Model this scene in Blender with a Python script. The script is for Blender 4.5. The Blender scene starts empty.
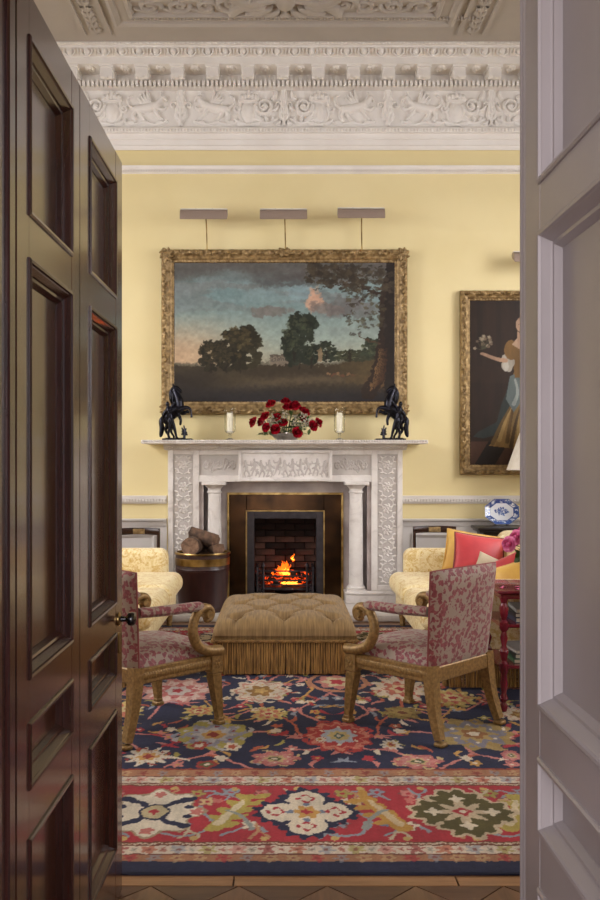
import bpy, bmesh, math, random
import numpy as np
from mathutils import Vector, Matrix, Euler
random.seed(7); RNG = np.random.default_rng(11)
PI = math.pi
SC = bpy.context.scene
COL = SC.collection

def lin(r, g, b):
    return tuple(((c/255.0)/12.92 if c <= 10.3 else (((c/255.0)+0.055)/1.055)**2.4) for c in (r, g, b))

# ---------------------------------------------------------------- camera
CAMZ, FPX, VX, VY = 1.45, 900.0, 283.0, 460.0
cam = bpy.data.cameras.new('camera'); camo = bpy.data.objects.new('camera', cam); COL.objects.link(camo)
camo.location = (0, 0, CAMZ); camo.rotation_euler = (PI/2, 0, 0)
cam.sensor_fit = 'VERTICAL'; cam.sensor_height = 36; cam.sensor_width = 24; cam.lens = 36
cam.shift_x = (300-VX)/900.0; cam.shift_y = (VY-450)/900.0
cam.clip_start = 0.05; cam.clip_end = 60
SC.camera = camo
def P(px, py, Y):                                   # pixel + known distance -> point
    return Vector(((px-VX)*Y/FPX, Y, CAMZ-(py-VY)*Y/FPX))
def FL(px, py):                                     # pixel on the floor -> (X, Y)
    Y = CAMZ*FPX/(py-VY); return ((px-VX)*Y/FPX, Y)

# ---------------------------------------------------------------- world, daylight, exposure
w = bpy.data.worlds.new('daylight'); SC.world = w; w.use_nodes = True
w.node_tree.nodes['Background'].inputs[0].default_value = (*lin(234, 224, 232), 1)
w.node_tree.nodes['Background'].inputs[1].default_value = 0.7
SC.view_settings.view_transform = 'Standard'; SC.view_settings.look = 'None'
SC.view_settings.gamma = 1.0; SC.view_settings.use_curve_mapping = False
SC.view_settings.exposure = 0.0
def area(name, loc, aim, sx, sy, energy, col=(252, 249, 251)):
    l = bpy.data.lights.new(name, 'AREA'); l.shape = 'RECTANGLE'; l.size = sx; l.size_y = sy
    l.energy = energy; l.color = lin(*col); l.spread = math.radians(140)
    o = bpy.data.objects.new(name, l); COL.objects.link(o); o.location = loc
    d = Vector(aim)-Vector(loc); o.rotation_euler = d.to_track_quat('-Z', 'Y').to_euler(); return o
ROOM_L, ROOM_R, ROOM_N, ROOM_B, ROOM_H = -4.6, 4.7, 1.80, 9.05, 5.41
WIN_Y = (3.7, 6.3)                                   # two tall windows in each side wall
WIN_W, WIN_Z0, WIN_Z1 = 1.4, 1.3, 4.5
for wy, en in zip(WIN_Y, (52, 132)):
    area('window_daylight_l', (ROOM_L+0.06, wy, 2.9), (0, wy+2.4, 0.4), WIN_W, WIN_Z1-WIN_Z0, en)
    area('window_daylight_r', (ROOM_R-0.06, wy, 2.9), (0, wy+2.4, 0.4), WIN_W, WIN_Z1-WIN_Z0, en*0.9)

ADDED_WIN_X, NW_Z0, NW_Z1 = (-2.4, 2.5), 2.7, 4.9              # two high windows added over the doorway side for frontal light
for wx in ADDED_WIN_X: area('window_daylight_n', (wx, ROOM_N+0.06, (NW_Z0+NW_Z1)/2), (wx*0.4, 8.5, 0.9), WIN_W, NW_Z1-NW_Z0, 14)
# added fill light behind the camera, at an invented hall window
HALL_Y = -2.6
area('window_daylight_hall', (-0.35, HALL_Y+0.06, 1.75), (0.1, 2, 1.35), 1.3, 2.3, 58, (252, 246, 250))

# ---------------------------------------------------------------- object helpers
def tag(o, label=None, cat=None, group=None, kind=None):
    if label: o['label'] = label
    if cat: o['category'] = cat
    if group: o['group'] = group
    if kind: o['kind'] = kind
    return o
def thing(name, label, cat, loc=(0, 0, 0), rz=0, group=None, kind=None):
    o = bpy.data.objects.new(name, None); COL.objects.link(o); o.empty_display_size = 0.1
    o.location = loc; o.rotation_euler = (0, 0, rz); return tag(o, label, cat, group, kind)
def link(name, me, parent=None, loc=None, rot=None, scale=None):
    o = bpy.data.objects.new(name, me); COL.objects.link(o)
    if parent is not None: o.parent = parent
    if loc is not None: o.location = loc
    if rot is not None: o.rotation_euler = rot
    if scale is not None: o.scale = scale
    return o
def mesh(name, geo, m, smooth=True, angle=35):
    v, f = geo
    me = bpy.data.meshes.new(name)
    me.from_pydata([tuple(map(float, p)) for p in v], [], f)
    if m is not None: me.materials.append(m)
    if smooth:
        me.shade_smooth(); me.set_sharp_from_angle(angle=math.radians(angle))
    me.update(); return me
def part(name, geo, m, parent=None, smooth=True, angle=35, **k):
    return link(name, mesh(name, geo, m, smooth, angle), parent, **k)
def copy_tree(o, parent=None):
    c = o.copy(); COL.objects.link(c)
    if parent is not None: c.parent = parent
    for ch in list(o.children): copy_tree(ch, c)
    return c

# ---------------------------------------------------------------- geometry generators: (verts, faces)
def join(*gs):
    V = []; F = []; n = 0
    for v, f in gs:
        V.extend(v); F.extend([tuple(i+n for i in q) for q in f]); n += len(v)
    return V, F
def xf(g, M=None, loc=None, rot=None, sc=None):
    v, f = g
    if M is None:
        M = Matrix.Identity(4)
        if loc is not None: M = M @ Matrix.Translation(loc)
        if rot is not None: M = M @ Euler(rot).to_matrix().to_4x4()
        if sc is not None: M = M @ Matrix.Diagonal((*sc, 1))
    fl = M.determinant() < 0
    return [tuple(M @ Vector(p)) for p in v], ([tuple(reversed(q)) for q in f] if fl else f)
def box(x0, x1, y0, y1, z0, z1, b=0, seg=2):
    if b <= 0:
        v = [(x, y, z) for x in (x0, x1) for y in (y0, y1) for z in (z0, z1)]
        return v, [(0, 1, 3, 2), (4, 6, 7, 5), (0, 4, 5, 1), (2, 3, 7, 6), (0, 2, 6, 4), (1, 5, 7, 3)]
    bm = bmesh.new(); bmesh.ops.create_cube(bm, size=1)
    for q in bm.verts: q.co = ((x0+x1)/2+q.co.x*(x1-x0), (y0+y1)/2+q.co.y*(y1-y0), (z0+z1)/2+q.co.z*(z1-z0))
    b = min(b, 0.49*min(x1-x0, y1-y0, z1-z0))
    bmesh.ops.bevel(bm, geom=bm.edges[:], offset=b, segments=seg, profile=0.5, affect='EDGES')
    return bmout(bm)
def bmout(bm):
    bm.verts.index_update(); g = [tuple(v.co) for v in bm.verts], [tuple(v.index for v in f.verts) for f in bm.faces]
    bm.free(); return g
def hexa(b, t):                                      # b, t: four corners each (bottom, top) counter-clockwise
    return list(b)+list(t), [(3, 2, 1, 0), (4, 5, 6, 7)]+[(i, (i+1) % 4, 4+(i+1) % 4, 4+i) for i in range(4)]
def lathe(prof, n=24, c=(0, 0, 0), cap=True):
    V = []; F = []
    for r, z in prof:
        for i in range(n):
            a = 2*PI*i/n; V.append((c[0]+r*math.cos(a), c[1]+r*math.sin(a), c[2]+z))
    for k in range(len(prof)-1):
        for i in range(n):
            j = (i+1) % n; F.append((k*n+i, k*n+j, (k+1)*n+j, (k+1)*n+i))
    if cap:
        F.append(tuple(reversed(range(n)))); F.append(tuple(range((len(prof)-1)*n, len(prof)*n)))
    return V, F
def spline(pts, n=8):
    pts = [Vector(p) for p in pts]; out = []
    for i in range(len(pts)-1):
        p0 = pts[max(i-1, 0)]; p1 = pts[i]; p2 = pts[i+1]; p3 = pts[min(i+2, len(pts)-1)]
        for k in range(n):
            t = k/n
            out.append(0.5*((2*p1)+(p2-p0)*t+(2*p0-5*p1+4*p2-p3)*t*t+(3*p1-p0-3*p2+p3)*t**3))
    out.append(pts[-1]); return out
def tube(pts, rad, n=8, cap=True, flat=None, up=None):
    pts = [Vector(p) for p in pts]; m = len(pts)
    if not hasattr(rad, '__len__'): rad = [rad]*m
    elif len(rad) != m:
        xs = np.linspace(0, 1, len(rad)); rad = list(np.interp(np.linspace(0, 1, m), xs, rad))
    V = []; F = []; prev = None
    for i in range(m):
        t = (pts[min(i+1, m-1)]-pts[max(i-1, 0)])
        t = t.normalized() if t.length > 1e-9 else Vector((0, 0, 1))
        if up is not None:
            a = Vector(up); a = (a-t*a.dot(t)); a = a.normalized() if a.length > 1e-6 else Vector((1, 0, 0))
        elif prev is None:
            a = t.orthogonal().normalized()
        else:
            a = (prev-t*prev.dot(t)); a = a.normalized() if a.length > 1e-6 else t.orthogonal().normalized()
        prev = a; b = t.cross(a)
        for k in range(n):
            th = 2*PI*(k+0.5)/n; ca, sa = math.cos(th), math.sin(th)
            fa, fb = flat if flat else (1, 1)
            V.append(tuple(pts[i]+(a*ca*fa+b*sa*fb)*rad[i]))
    for i in range(m-1):
        for k in range(n):
            j = (k+1) % n; F.append((i*n+k, i*n+j, (i+1)*n+j, (i+1)*n+k))
    if cap:
        F.append(tuple(reversed(range(n)))); F.append(tuple(range((m-1)*n, m*n)))
    return V, F
def ball(c, r, n=10, m=7):
    rx, ry, rz = (r if hasattr(r, '__len__') else (r, r, r)); V = [(c[0], c[1], c[2]-rz)]; F = []
    for k in range(1, m):
        p = -PI/2+PI*k/m
        for i in range(n):
            a = 2*PI*i/n; V.append((c[0]+rx*math.cos(p)*math.cos(a), c[1]+ry*math.cos(p)*math.sin(a), c[2]+rz*math.sin(p)))
    V.append((c[0], c[1], c[2]+rz)); L = len(V)-1
    for i in range(n):
        j = (i+1) % n; F.append((0, 1+j, 1+i)); F.append((L, 1+(m-2)*n+i, 1+(m-2)*n+j))
        for k in range(m-2): F.append((1+k*n+i, 1+k*n+j, 1+(k+1)*n+j, 1+(k+1)*n+i))
    return V, F
def prism(poly, d0, d1, plane='XZ'):                 # closed polygon extruded through the third axis
    n = len(poly); mk = {'XZ': lambda a, b, d: (a, d, b), 'YZ': lambda a, b, d: (d, a, b), 'XY': lambda a, b, d: (a, b, d)}[plane]
    V = [mk(a, b, d0) for a, b in poly]+[mk(a, b, d1) for a, b in poly]
    F = [tuple(range(n)), tuple(reversed(range(n, 2*n)))]+[(i, n+i, n+(i+1) % n, (i+1) % n) for i in range(n)]
    bm = bmesh.new(); vs = [bm.verts.new(p) for p in V]
    for f in F: bm.faces.new([vs[i] for i in f])
    bmesh.ops.recalc_face_normals(bm, faces=bm.faces[:]); return bmout(bm)
def extrude_x(prof, x0, x1):                         # open profile [(y, z)] run along X (facing -Y when z rises)
    n = len(prof); V = [(x0, y, z) for y, z in prof]+[(x1, y, z) for y, z in prof]
    F = [(i, n+i, n+i+1, i+1) for i in range(n-1)]+[tuple(range(n)), tuple(reversed(range(n, 2*n)))]
    bm = bmesh.new(); vs = [bm.verts.new(p) for p in V]
    for f in F: bm.faces.new([vs[i] for i in f])
    return bmout(bm)
def gridgeo(A):                                      # A (ny, nx, 3)
    ny, nx = A.shape[:2]; V = [tuple(p) for p in A.reshape(-1, 3)]
    F = [(j*nx+i, j*nx+i+1, (j+1)*nx+i+1, (j+1)*nx+i) for j in range(ny-1) for i in range(nx-1)]
    return V, F
def gridmesh(name, A, m, colors=None, smooth=True):  # fast big grid with an optional colour per point
    ny, nx = A.shape[:2]; me = bpy.data.meshes.new(name); N = ny*nx
    ii, jj = np.meshgrid(np.arange(nx-1), np.arange(ny-1)); q = (jj*nx+ii).ravel()
    quads = np.stack([q, q+1, q+nx+1, q+nx], 1).astype(np.int32); M = len(quads)
    me.vertices.add(N); me.vertices.foreach_set('co', A.reshape(-1).astype(np.float32))
    me.loops.add(M*4); me.loops.foreach_set('vertex_index', quads.ravel())
    me.polygons.add(M); me.polygons.foreach_set('loop_start', (np.arange(M)*4).astype(np.int32))
    me.polygons.foreach_set('loop_total', np.full(M, 4, np.int32))
    me.update(calc_edges=True); me.validate()
    if colors is not None:
        ca = me.color_attributes.new('paint', 'FLOAT_COLOR', 'POINT')
        c = np.clip(colors.reshape(-1, 3), 0, 1)
        c = np.where(c <= 0.04045, c/12.92, ((c+0.055)/1.055)**2.4)
        ca.data.foreach_set('color', np.concatenate([c, np.ones((len(c), 1))], 1).astype(np.float32).ravel())
    me.materials.append(m)
    if smooth: me.shade_smooth()
    return me
def pillow(hx, hy, z0, H, p=5, q=3, nx=30, ny=30, fn=None):   # upholstered top: steep rounded sides, soft crown
    t = np.linspace(-1, 1, nx); s = np.linspace(-1, 1, ny)
    ea = lambda t: np.sign(t)*(1-(1-np.abs(t))**2.0)*0.35+0.65*np.sign(t)*np.abs(t)**0.85
    X, Y = np.meshgrid(ea(t), ea(s))
    k = np.clip((1-np.abs(X)**p), 0, 1)**(1/q)*np.clip((1-np.abs(Y)**p), 0, 1)**(1/q)
    Z = z0+H*k
    if fn is not None: Z = Z+fn(X*hx, Y*hy, k)
    return np.stack([X*hx, Y*hy, Z], 2)
def throw_pillow(w, h, T, n=22):
    t = np.sin(np.linspace(-PI/2, PI/2, n)); X, Y = np.meshgrid(t, t)
    k = np.clip((1-X**2), 0, 1)**0.42*np.clip((1-Y**2), 0, 1)**0.42
    px = X*w/2*(1-0.07*(1-Y**2)*np.abs(X)); py = Y*h/2*(1-0.07*(1-X**2)*np.abs(Y))
    A = np.stack([px, py, T/2*k], 2); B = np.stack([px, py, -T/2*k], 2)
    va, fa = gridgeo(A); vb, fb = gridgeo(B)
    return join((va, fa), (vb, [tuple(reversed(q)) for q in fb]))
def dist_seg(X, Y, a, b):
    ax, ay = a; bx, by = b; dx, dy = bx-ax, by-ay; L = dx*dx+dy*dy+1e-12
    t = np.clip(((X-ax)*dx+(Y-ay)*dy)/L, 0, 1)
    return np.hypot(X-ax-t*dx, Y-ay-t*dy), t

class Relief:                                        # carved ornament as a height field, cut to its outline
    def __init__(s, w, h, nx, ny):
        s.u = np.linspace(-w/2, w/2, nx); s.v = np.linspace(-h/2, h/2, ny); s.U, s.V = np.meshgrid(s.u, s.v); s.H = np.zeros_like(s.U)
    def stroke(s, pts, r0, r1=None, hgt=None, sm=5):
        r1 = r0 if r1 is None else r1; hgt = hgt or 0.8*max(r0, r1)
        pts = [(p[0], p[1]) for p in (spline([(a, b, 0) for a, b in pts], sm) if sm else pts)]; n = len(pts)-1
        for i in range(n):
            d, t = dist_seg(s.U, s.V, pts[i], pts[i+1]); r = r0+(r1-r0)*(i+t)/n
            s.H = np.maximum(s.H, hgt*np.sqrt(np.clip(1-(d/np.maximum(r, 1e-5))**2, 0, 1))*np.clip(r/max(r0, r1), .35, 1))
    def blob(s, cx, cy, rx, ry, hgt, rot=0, n=0, a=0):
        c, q = math.cos(rot), math.sin(rot); x = (s.U-cx)*c+(s.V-cy)*q; y = -(s.U-cx)*q+(s.V-cy)*c
        d = np.hypot(x/rx, y/ry)
        if n: d = d/(1+a*np.cos(n*np.arctan2(y/ry, x/rx)))
        s.H = np.maximum(s.H, hgt*np.sqrt(np.clip(1-d*d, 0, 1)))
    def dent(s, cx, cy, r, dep):
        d = np.hypot(s.U-cx, s.V-cy)/r; s.H = np.where(s.H > 0, np.maximum(s.H-dep*np.exp(-d*d*2), 0.0015), 0)
    def spiral(s, cx, cy, r, turns, a0, w, sgn=1, hgt=None):
        pts = []; n = int(turns*12)
        for i in range(n+1):
            t = i/n; a = a0+sgn*turns*2*PI*t; rr = r*(1-t)**0.9; pts.append((cx+rr*math.cos(a), cy+rr*math.sin(a)))
        s.stroke(pts, w, w*0.55, hgt, sm=0)
    def leaf(s, x, y, ang, L, wd, hgt, bend=0.4):
        n = 6; pts = []
        for i in range(n+1):
            t = i/n; a = ang+bend*t; pts.append((x+L*t*math.cos(a), y+L*t*math.sin(a)))
        for i in range(n):
            d, t = dist_seg(s.U, s.V, pts[i], pts[i+1]); q = (i+t)/n; r = wd*(0.35+1.3*np.sin(PI*np.clip(q*0.92+0.04, 0, 1)))*0.6
            s.H = np.maximum(s.H, hgt*np.sqrt(np.clip(1-(d/r)**2, 0, 1)))
    def geo(s, eps=0.0008, thick=0.001, facing='-Y'):
        M = s.H > eps; ny, nx = M.shape
        keep = M[:-1, :-1] | M[1:, :-1] | M[:-1, 1:] | M[1:, 1:]
        idx = -np.ones(M.shape, int); use = np.zeros(M.shape, bool)
        for a, b in ((0, 0), (1, 0), (0, 1), (1, 1)): use[a:ny-1+a, b:nx-1+b] |= keep
        idx[use] = np.arange(use.sum())
        U, V, H = s.U[use], s.V[use], np.where(s.H > eps, s.H, -thick)[use]
        pts = {'-Y': np.stack([U, -H, V], 1), '-Z': np.stack([U, -V, -H], 1)}[facing]
        J, I = np.nonzero(keep); F = [(idx[j, i], idx[j, i+1], idx[j+1, i+1], idx[j+1, i]) for j, i in zip(J, I)]
        return [tuple(p) for p in pts], [tuple(int(k) for k in f) for f in F]

def vnoise(X, Y, seed=0):
    r = np.random.default_rng(seed).random((64, 64))
    xi = np.floor(X).astype(int); yi = np.floor(Y).astype(int); fx = X-xi; fy = Y-yi
    fx = fx*fx*(3-2*fx); fy = fy*fy*(3-2*fy); g = lambda a, b: r[b % 64, a % 64]
    return (g(xi, yi)*(1-fx)+g(xi+1, yi)*fx)*(1-fy)+(g(xi, yi+1)*(1-fx)+g(xi+1, yi+1)*fx)*fy
def fbm(X, Y, o=4, seed=0):
    t = 0; a = 0.5; s = 0
    for k in range(o): t = t+a*vnoise(X*2**k, Y*2**k, seed+k); s += a; a *= 0.55
    return t/s
class Paint:                                         # colours laid out on a grid of points (for woven and painted things)
    def __init__(s, u, v, base):
        s.u, s.v = np.asarray(u), np.asarray(v); s.U, s.V = np.meshgrid(s.u, s.v); s.C = np.empty(s.U.shape+(3,)); s.C[:] = np.array(base)/255.0
    def win(s, x0, x1, y0, y1):
        a, b = np.searchsorted(s.u, [x0, x1]); c, d = np.searchsorted(s.v, [y0, y1]); return slice(c, d), slice(a, b)
    def put(s, sl, m, col):
        if m.size == 0: return
        c = s.C[sl]; m = m[..., None].astype(float); s.C[sl] = c*(1-m)+np.array(col)/255.0*m
    def ell(s, cx, cy, rx, ry, col, n=0, a=0, ph=0, rot=0):
        R = max(rx, ry)*(1+abs(a))*1.05; sl = s.win(cx-R, cx+R, cy-R, cy+R); x, y = s.U[sl]-cx, s.V[sl]-cy
        if rot: c, q = math.cos(rot), math.sin(rot); x, y = x*c+y*q, -x*q+y*c
        d = np.hypot(x/rx, y/ry); lim = 1+a*np.cos(n*np.arctan2(y/ry, x/rx)+ph) if n else 1.0
        s.put(sl, d < lim, col)
    def line(s, pts, r0, r1, col, sm=6):
        pts = [(p[0], p[1]) for p in (spline([(a, b, 0) for a, b in pts], sm) if sm else pts)]; n = len(pts)-1; R = max(r0, r1)
        for i in range(n):
            a, b = pts[i], pts[i+1]; sl = s.win(min(a[0], b[0])-R, max(a[0], b[0])+R, min(a[1], b[1])-R, max(a[1], b[1])+R)
            if s.U[sl].size == 0: continue
            d, t = dist_seg(s.U[sl], s.V[sl], a, b); s.put(sl, d < r0+(r1-r0)*(i+t)/n, col)
    def leaf(s, x, y, ang, L, wd, col, bend=0):
        n = 6; pts = [(x+L*i/n*math.cos(ang+bend*i/n), y+L*i/n*math.sin(ang+bend*i/n)) for i in range(n+1)]
        R = wd
        for i in range(n):
            a, b = pts[i], pts[i+1]; sl = s.win(min(a[0], b[0])-R, max(a[0], b[0])+R, min(a[1], b[1])-R, max(a[1], b[1])+R)
            if s.U[sl].size == 0: continue
            d, t = dist_seg(s.U[sl], s.V[sl], a, b); s.put(sl, d < wd*np.sin(PI*(i+t)/n*0.94+0.1)*0.6, col)
    def poly(s, pts, col, al=1.0):
        xs = [p[0] for p in pts]; ys = [p[1] for p in pts]; sl = s.win(min(xs), max(xs), min(ys), max(ys)); x, y = s.U[sl], s.V[sl]
        m = np.zeros(x.shape, bool); n = len(pts)
        for i in range(n):
            (ax, ay), (bx, by) = pts[i], pts[(i+1) % n]
            if ay == by: continue
            m ^= ((ay > y) != (by > y)) & (x < (bx-ax)*(y-ay)/(by-ay)+ax)
        s.put(sl, m*al, col)

# ---------------------------------------------------------------- materials
MATS = {}
class NT:
    def __init__(s, name):
        s.m = bpy.data.materials.new(name); s.m.use_nodes = True; s.t = s.m.node_tree; s.b = s.t.nodes['Principled BSDF']; MATS[name] = s.m
        s.tc = s.t.nodes.new('ShaderNodeTexCoord')
    def n(s, typ, **k):
        o = s.t.nodes.new(typ)
        for a, v in k.items():
            if a in o.inputs: o.inputs[a].default_value = v
            else: setattr(o, a, v)
        return o
    def l(s, a, b): s.t.links.new(a, b)
    def coord(s, scale=(1, 1, 1), src='Object', rot=(0, 0, 0)):
        mp = s.n('ShaderNodeMapping'); mp.inputs['Scale'].default_value = scale; mp.inputs['Rotation'].default_value = rot
        s.l(s.tc.outputs[src], mp.inputs['Vector']); return mp.outputs['Vector']
    def noise(s, vec, scale, detail=4, dist=0, rough=0.5):
        q = s.n('ShaderNodeTexNoise'); q.inputs['Scale'].default_value = scale; q.inputs['Detail'].default_value = detail
        q.inputs['Distortion'].default_value = dist; q.inputs['Roughness'].default_value = rough; s.l(vec, q.inputs['Vector']); return q.outputs['Fac']
    def ramp(s, fac, stops, interp='LINEAR'):
        r = s.n('ShaderNodeValToRGB'); r.color_ramp.interpolation = interp; e = r.color_ramp.elements
        while len(e) < len(stops): e.new(0.5)
        for x, (p, c) in zip(e, stops): x.position = p; x.color = (*lin(*c), 1)
        s.l(fac, r.inputs['Fac']); return r.outputs['Color']
    def mix(s, fac, a, b, mode='MIX'):
        q = s.n('ShaderNodeMix', data_type='RGBA', blend_type=mode)
        for v, i in ((fac, 0), (a, 6), (b, 7)):
            if isinstance(v, (int, float)): q.inputs[i].default_value = v
            elif isinstance(v, tuple): q.inputs[i].default_value = (*lin(*v), 1)
            else: s.l(v, q.inputs[i])
        return q.outputs[2]
    def bump(s, h, strength=0.3, dist=0.01):
        q = s.n('ShaderNodeBump'); q.inputs['Strength'].default_value = strength; q.inputs['Distance'].default_value = dist
        s.l(h, q.inputs['Height']); s.l(q.outputs['Normal'], s.b.inputs['Normal'])
    def set(s, col=None, rough=None, metal=None, coat=None, sheen=None, spec=None):
        if col is not None:
            if isinstance(col, tuple): s.b.inputs['Base Color'].default_value = (*lin(*col), 1)
            else: s.l(col, s.b.inputs['Base Color'])
        for nm, v in (('Roughness', rough), ('Metallic', metal), ('Coat Weight', coat), ('Sheen Weight', sheen), ('Specular IOR Level', spec)):
            if v is not None: s.b.inputs[nm].default_value = v
        return s
def plain(name, c, c2=None, rough=0.5, metal=0, scale=6, bump=0, bscale=60, coat=0, stretch=(1, 1, 1), sheen=0, lo=0.35, hi=0.65):
    t = NT(name); v = t.coord(stretch)
    c2 = c2 or tuple(int(x*0.9) for x in c)
    t.set(t.ramp(t.noise(v, scale), [(lo, c2), (hi, c)]), rough, metal, coat, sheen)
    if bump: t.bump(t.noise(v, bscale, 3), bump, 0.004)
    return t.m
M_WALL = plain('yellow_wall_paint', (226, 211, 162), (221, 205, 154), 0.75, scale=1.5, bump=0.05, bscale=120)
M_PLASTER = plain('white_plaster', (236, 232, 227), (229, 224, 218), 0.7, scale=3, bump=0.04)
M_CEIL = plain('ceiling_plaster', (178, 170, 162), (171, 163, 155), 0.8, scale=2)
M_PANELW = plain('pale_grey_panel_paint', (206, 202, 198), (196, 191, 187), 0.5, scale=3)
M_WHITEDOOR = plain('mauve_white_door_paint', (198, 190, 190), (190, 182, 182), 0.35, scale=3, bump=0.03, bscale=80)
M_GILT = plain('old_gilt', (168, 142, 98), (112, 90, 58), 0.45, 0.45, scale=24, bump=0.25, bscale=120)
M_GILTD = plain('worn_gilt_wood', (156, 124, 74), (122, 94, 54), 0.45, 0.35, scale=60, bump=0.2, bscale=140)
M_BRASS = plain('brass', (190, 162, 106), (128, 102, 58), 0.3, 1.0, scale=10)
M_BRONZE = plain('dark_bronze_slip', (70, 48, 28), (38, 26, 16), 0.22, 0.9, scale=5)
M_STATUE = plain('patinated_bronze', (40, 40, 50), (18, 18, 23), 0.2, 0.7, scale=12)
M_IRON = plain('cast_iron', (78, 72, 76), (48, 44, 47), 0.45, 0.6, scale=14, bump=0.15)
M_IRONF = plain('black_lead_iron', (56, 50, 53), (36, 32, 34), 0.4, 0.5, scale=14, bump=0.1)
M_STEEL = plain('picture_light_metal', (160, 142, 130), (152, 134, 122), 0.4, 0.2, scale=3)
M_SILVER = plain('silver', (205, 200, 192), (150, 144, 136), 0.2, 1.0, scale=9)
M_WAX = plain('candle_wax', (240, 232, 212), (232, 222, 198), 0.5, scale=5)
M_LOG = plain('log_bark', (104, 78, 60), (48, 34, 26), 0.85, scale=16, bump=0.7, bscale=40)
M_LOGEND = plain('log_end', (134, 104, 82), (92, 68, 52), 0.85, scale=26, bump=0.4)
M_DARKW = plain('dark_polished_wood', (52, 26, 22), (30, 15, 13), 0.22, scale=8, coat=0.3, stretch=(1, 6, 6))
M_EBONY = plain('ebonised_wood', (34, 28, 27), (22, 18, 18), 0.3, scale=8, stretch=(1, 6, 6))
M_REDW = plain('crimson_lacquer', (126, 22, 44), (92, 14, 32), 0.25, scale=6, coat=0.3)
M_CREAM = plain('lampshade_fabric', (238, 232, 220), (230, 222, 208), 0.8, scale=20)
M_PALEBRICK = plain('firebrick', (116, 88, 76), (66, 50, 44), 0.9, scale=7, bump=0.5, bscale=50)
M_SOOT = plain('soot', (24, 20, 19), (14, 12, 12), 0.95, scale=6)
M_SKIN = None
def wood(name, a, b, c, rough=0.16, coat=0.6, axis=2, bscale=1.0):
    t = NT(name); sc = [7*bscale]*3; sc[axis] = 0.7*bscale; v = t.coord(tuple(sc))
    n1 = t.noise(v, 3.0, 6, 1.2); n2 = t.noise(v, 14, 4, 0.3)
    col = t.mix(0.35, t.ramp(n1, [(0.3, a), (0.5, b), (0.72, c)]), t.ramp(n2, [(0.35, a), (0.7, c)]))
    t.set(col, rough, 0, coat); t.b.inputs['Coat Roughness'].default_value = 0.12; return t.m
M_MAHOG = wood('mahogany', (48, 24, 19), (68, 35, 27), (90, 50, 37), 0.22, 0.6)
M_MAHOGD = wood('mahogany_moulding', (42, 20, 18), (58, 28, 24), (74, 38, 32), 0.25, 0.5)
M_BUCKET = wood('bucket_mahogany', (34, 14, 13), (48, 19, 17), (62, 26, 22), 0.42, 0.15)
M_OAK = wood('oak_border_board', (128, 92, 62), (152, 112, 76), (172, 130, 92), 0.35, 0.2, axis=0)
M_PARQ1 = wood('dark_parquet', (74, 50, 36), (92, 64, 46), (106, 76, 56), 0.32, 0.25, axis=0)
M_PARQ2 = wood('walnut_parquet', (94, 66, 46), (112, 80, 58), (130, 96, 70), 0.32, 0.25, axis=1)
M_FLOORB = wood('oak_floor', (98, 68, 46), (120, 86, 60), (140, 104, 74), 0.35, 0.2, axis=0)
def marble():
    t = NT('veined_marble'); v = t.coord((1, 1, 1)); n = t.noise(v, 4.5, 7, 2.2, 0.6); n2 = t.noise(v, 1.7, 4, 1)
    a = t.ramp(n, [(0.30, (166, 157, 152)), (0.46, (206, 200, 194)), (0.7, (218, 213, 208))])
    t.set(t.mix(0.45, a, t.ramp(n2, [(0.35, (196, 187, 180)), (0.65, (230, 225, 219))])), 0.32, 0, 0.1); return t.m
M_MARBLE = marble()
M_MARBLEG = plain('grey_marble', (176, 164, 158), (140, 128, 124), 0.35, scale=5)
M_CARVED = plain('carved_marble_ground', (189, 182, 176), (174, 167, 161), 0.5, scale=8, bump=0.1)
def leafy():                                         # cut velvet: red sprigs on a stone ground
    t = NT('red_leaf_fabric'); v = t.coord((1, 1, 1)); vo = t.n('ShaderNodeTexVoronoi', feature='F1'); vo.inputs['Scale'].default_value = 31; vo.inputs['Randomness'].default_value = 0.75
    nz = t.n('ShaderNodeTexNoise'); nz.inputs['Scale'].default_value = 26; nz.inputs['Detail'].default_value = 2; t.l(v, nz.inputs['Vector'])
    ad = t.n('ShaderNodeVectorMath', operation='MULTIPLY_ADD'); t.l(nz.outputs['Color'], ad.inputs[0]); ad.inputs[1].default_value = (0.07,)*3; t.l(v, ad.inputs[2]); t.l(ad.outputs[0], vo.inputs['Vector'])
    f = t.ramp(vo.outputs['Distance'], [(0.0, (0, 0, 0)), (0.46, (30, 30, 30)), (0.55, (255, 255, 255))])
    sm = t.noise(v, 60, 2); red = t.ramp(sm, [(0.35, (112, 40, 48)), (0.65, (142, 68, 72))])
    t.set(t.mix(f, red, (150, 131, 116)), 0.6, 0, 0, 0.2); t.bump(t.noise(v, 300, 2), 0.1, 0.002); return t.m
M_LEAFY = leafy()
def damask():
    t = NT('cream_damask'); v = t.coord((1, 1, 1)); n = t.noise(v, 9, 3, 3.2); wv = t.noise(v, 20, 2, 4.0)
    a = t.ramp(n, [(0.44, (202, 164, 84)), (0.5, (238, 222, 176))]); b = t.ramp(wv, [(0.42, (214, 184, 108)), (0.52, (240, 224, 178))])
    t.set(t.mix(0.5, a, b), 0.7, 0, 0, 0.2); t.bump(n, 0.15, 0.004); return t.m
M_DAMASK = damask()
M_GOLDF = plain('gold_stripe_fabric', (144, 114, 68), (110, 84, 46), 0.7, scale=10, stretch=(9, 0.8, 0.6), sheen=0.1, bump=0.1, bscale=200)
M_GOLDD = plain('gold_gimp', (150, 112, 58), (110, 80, 38), 0.7, scale=40, bump=0.4, bscale=150)
M_FRINGE = plain('bullion_fringe', (178, 136, 74), (104, 74, 36), 0.7, scale=16, stretch=(6, 6, 0.5), bump=0.3, bscale=160)
M_REDC = plain('coral_silk', (202, 62, 66), (180, 48, 56), 0.5, scale=6, sheen=0.3)
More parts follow.
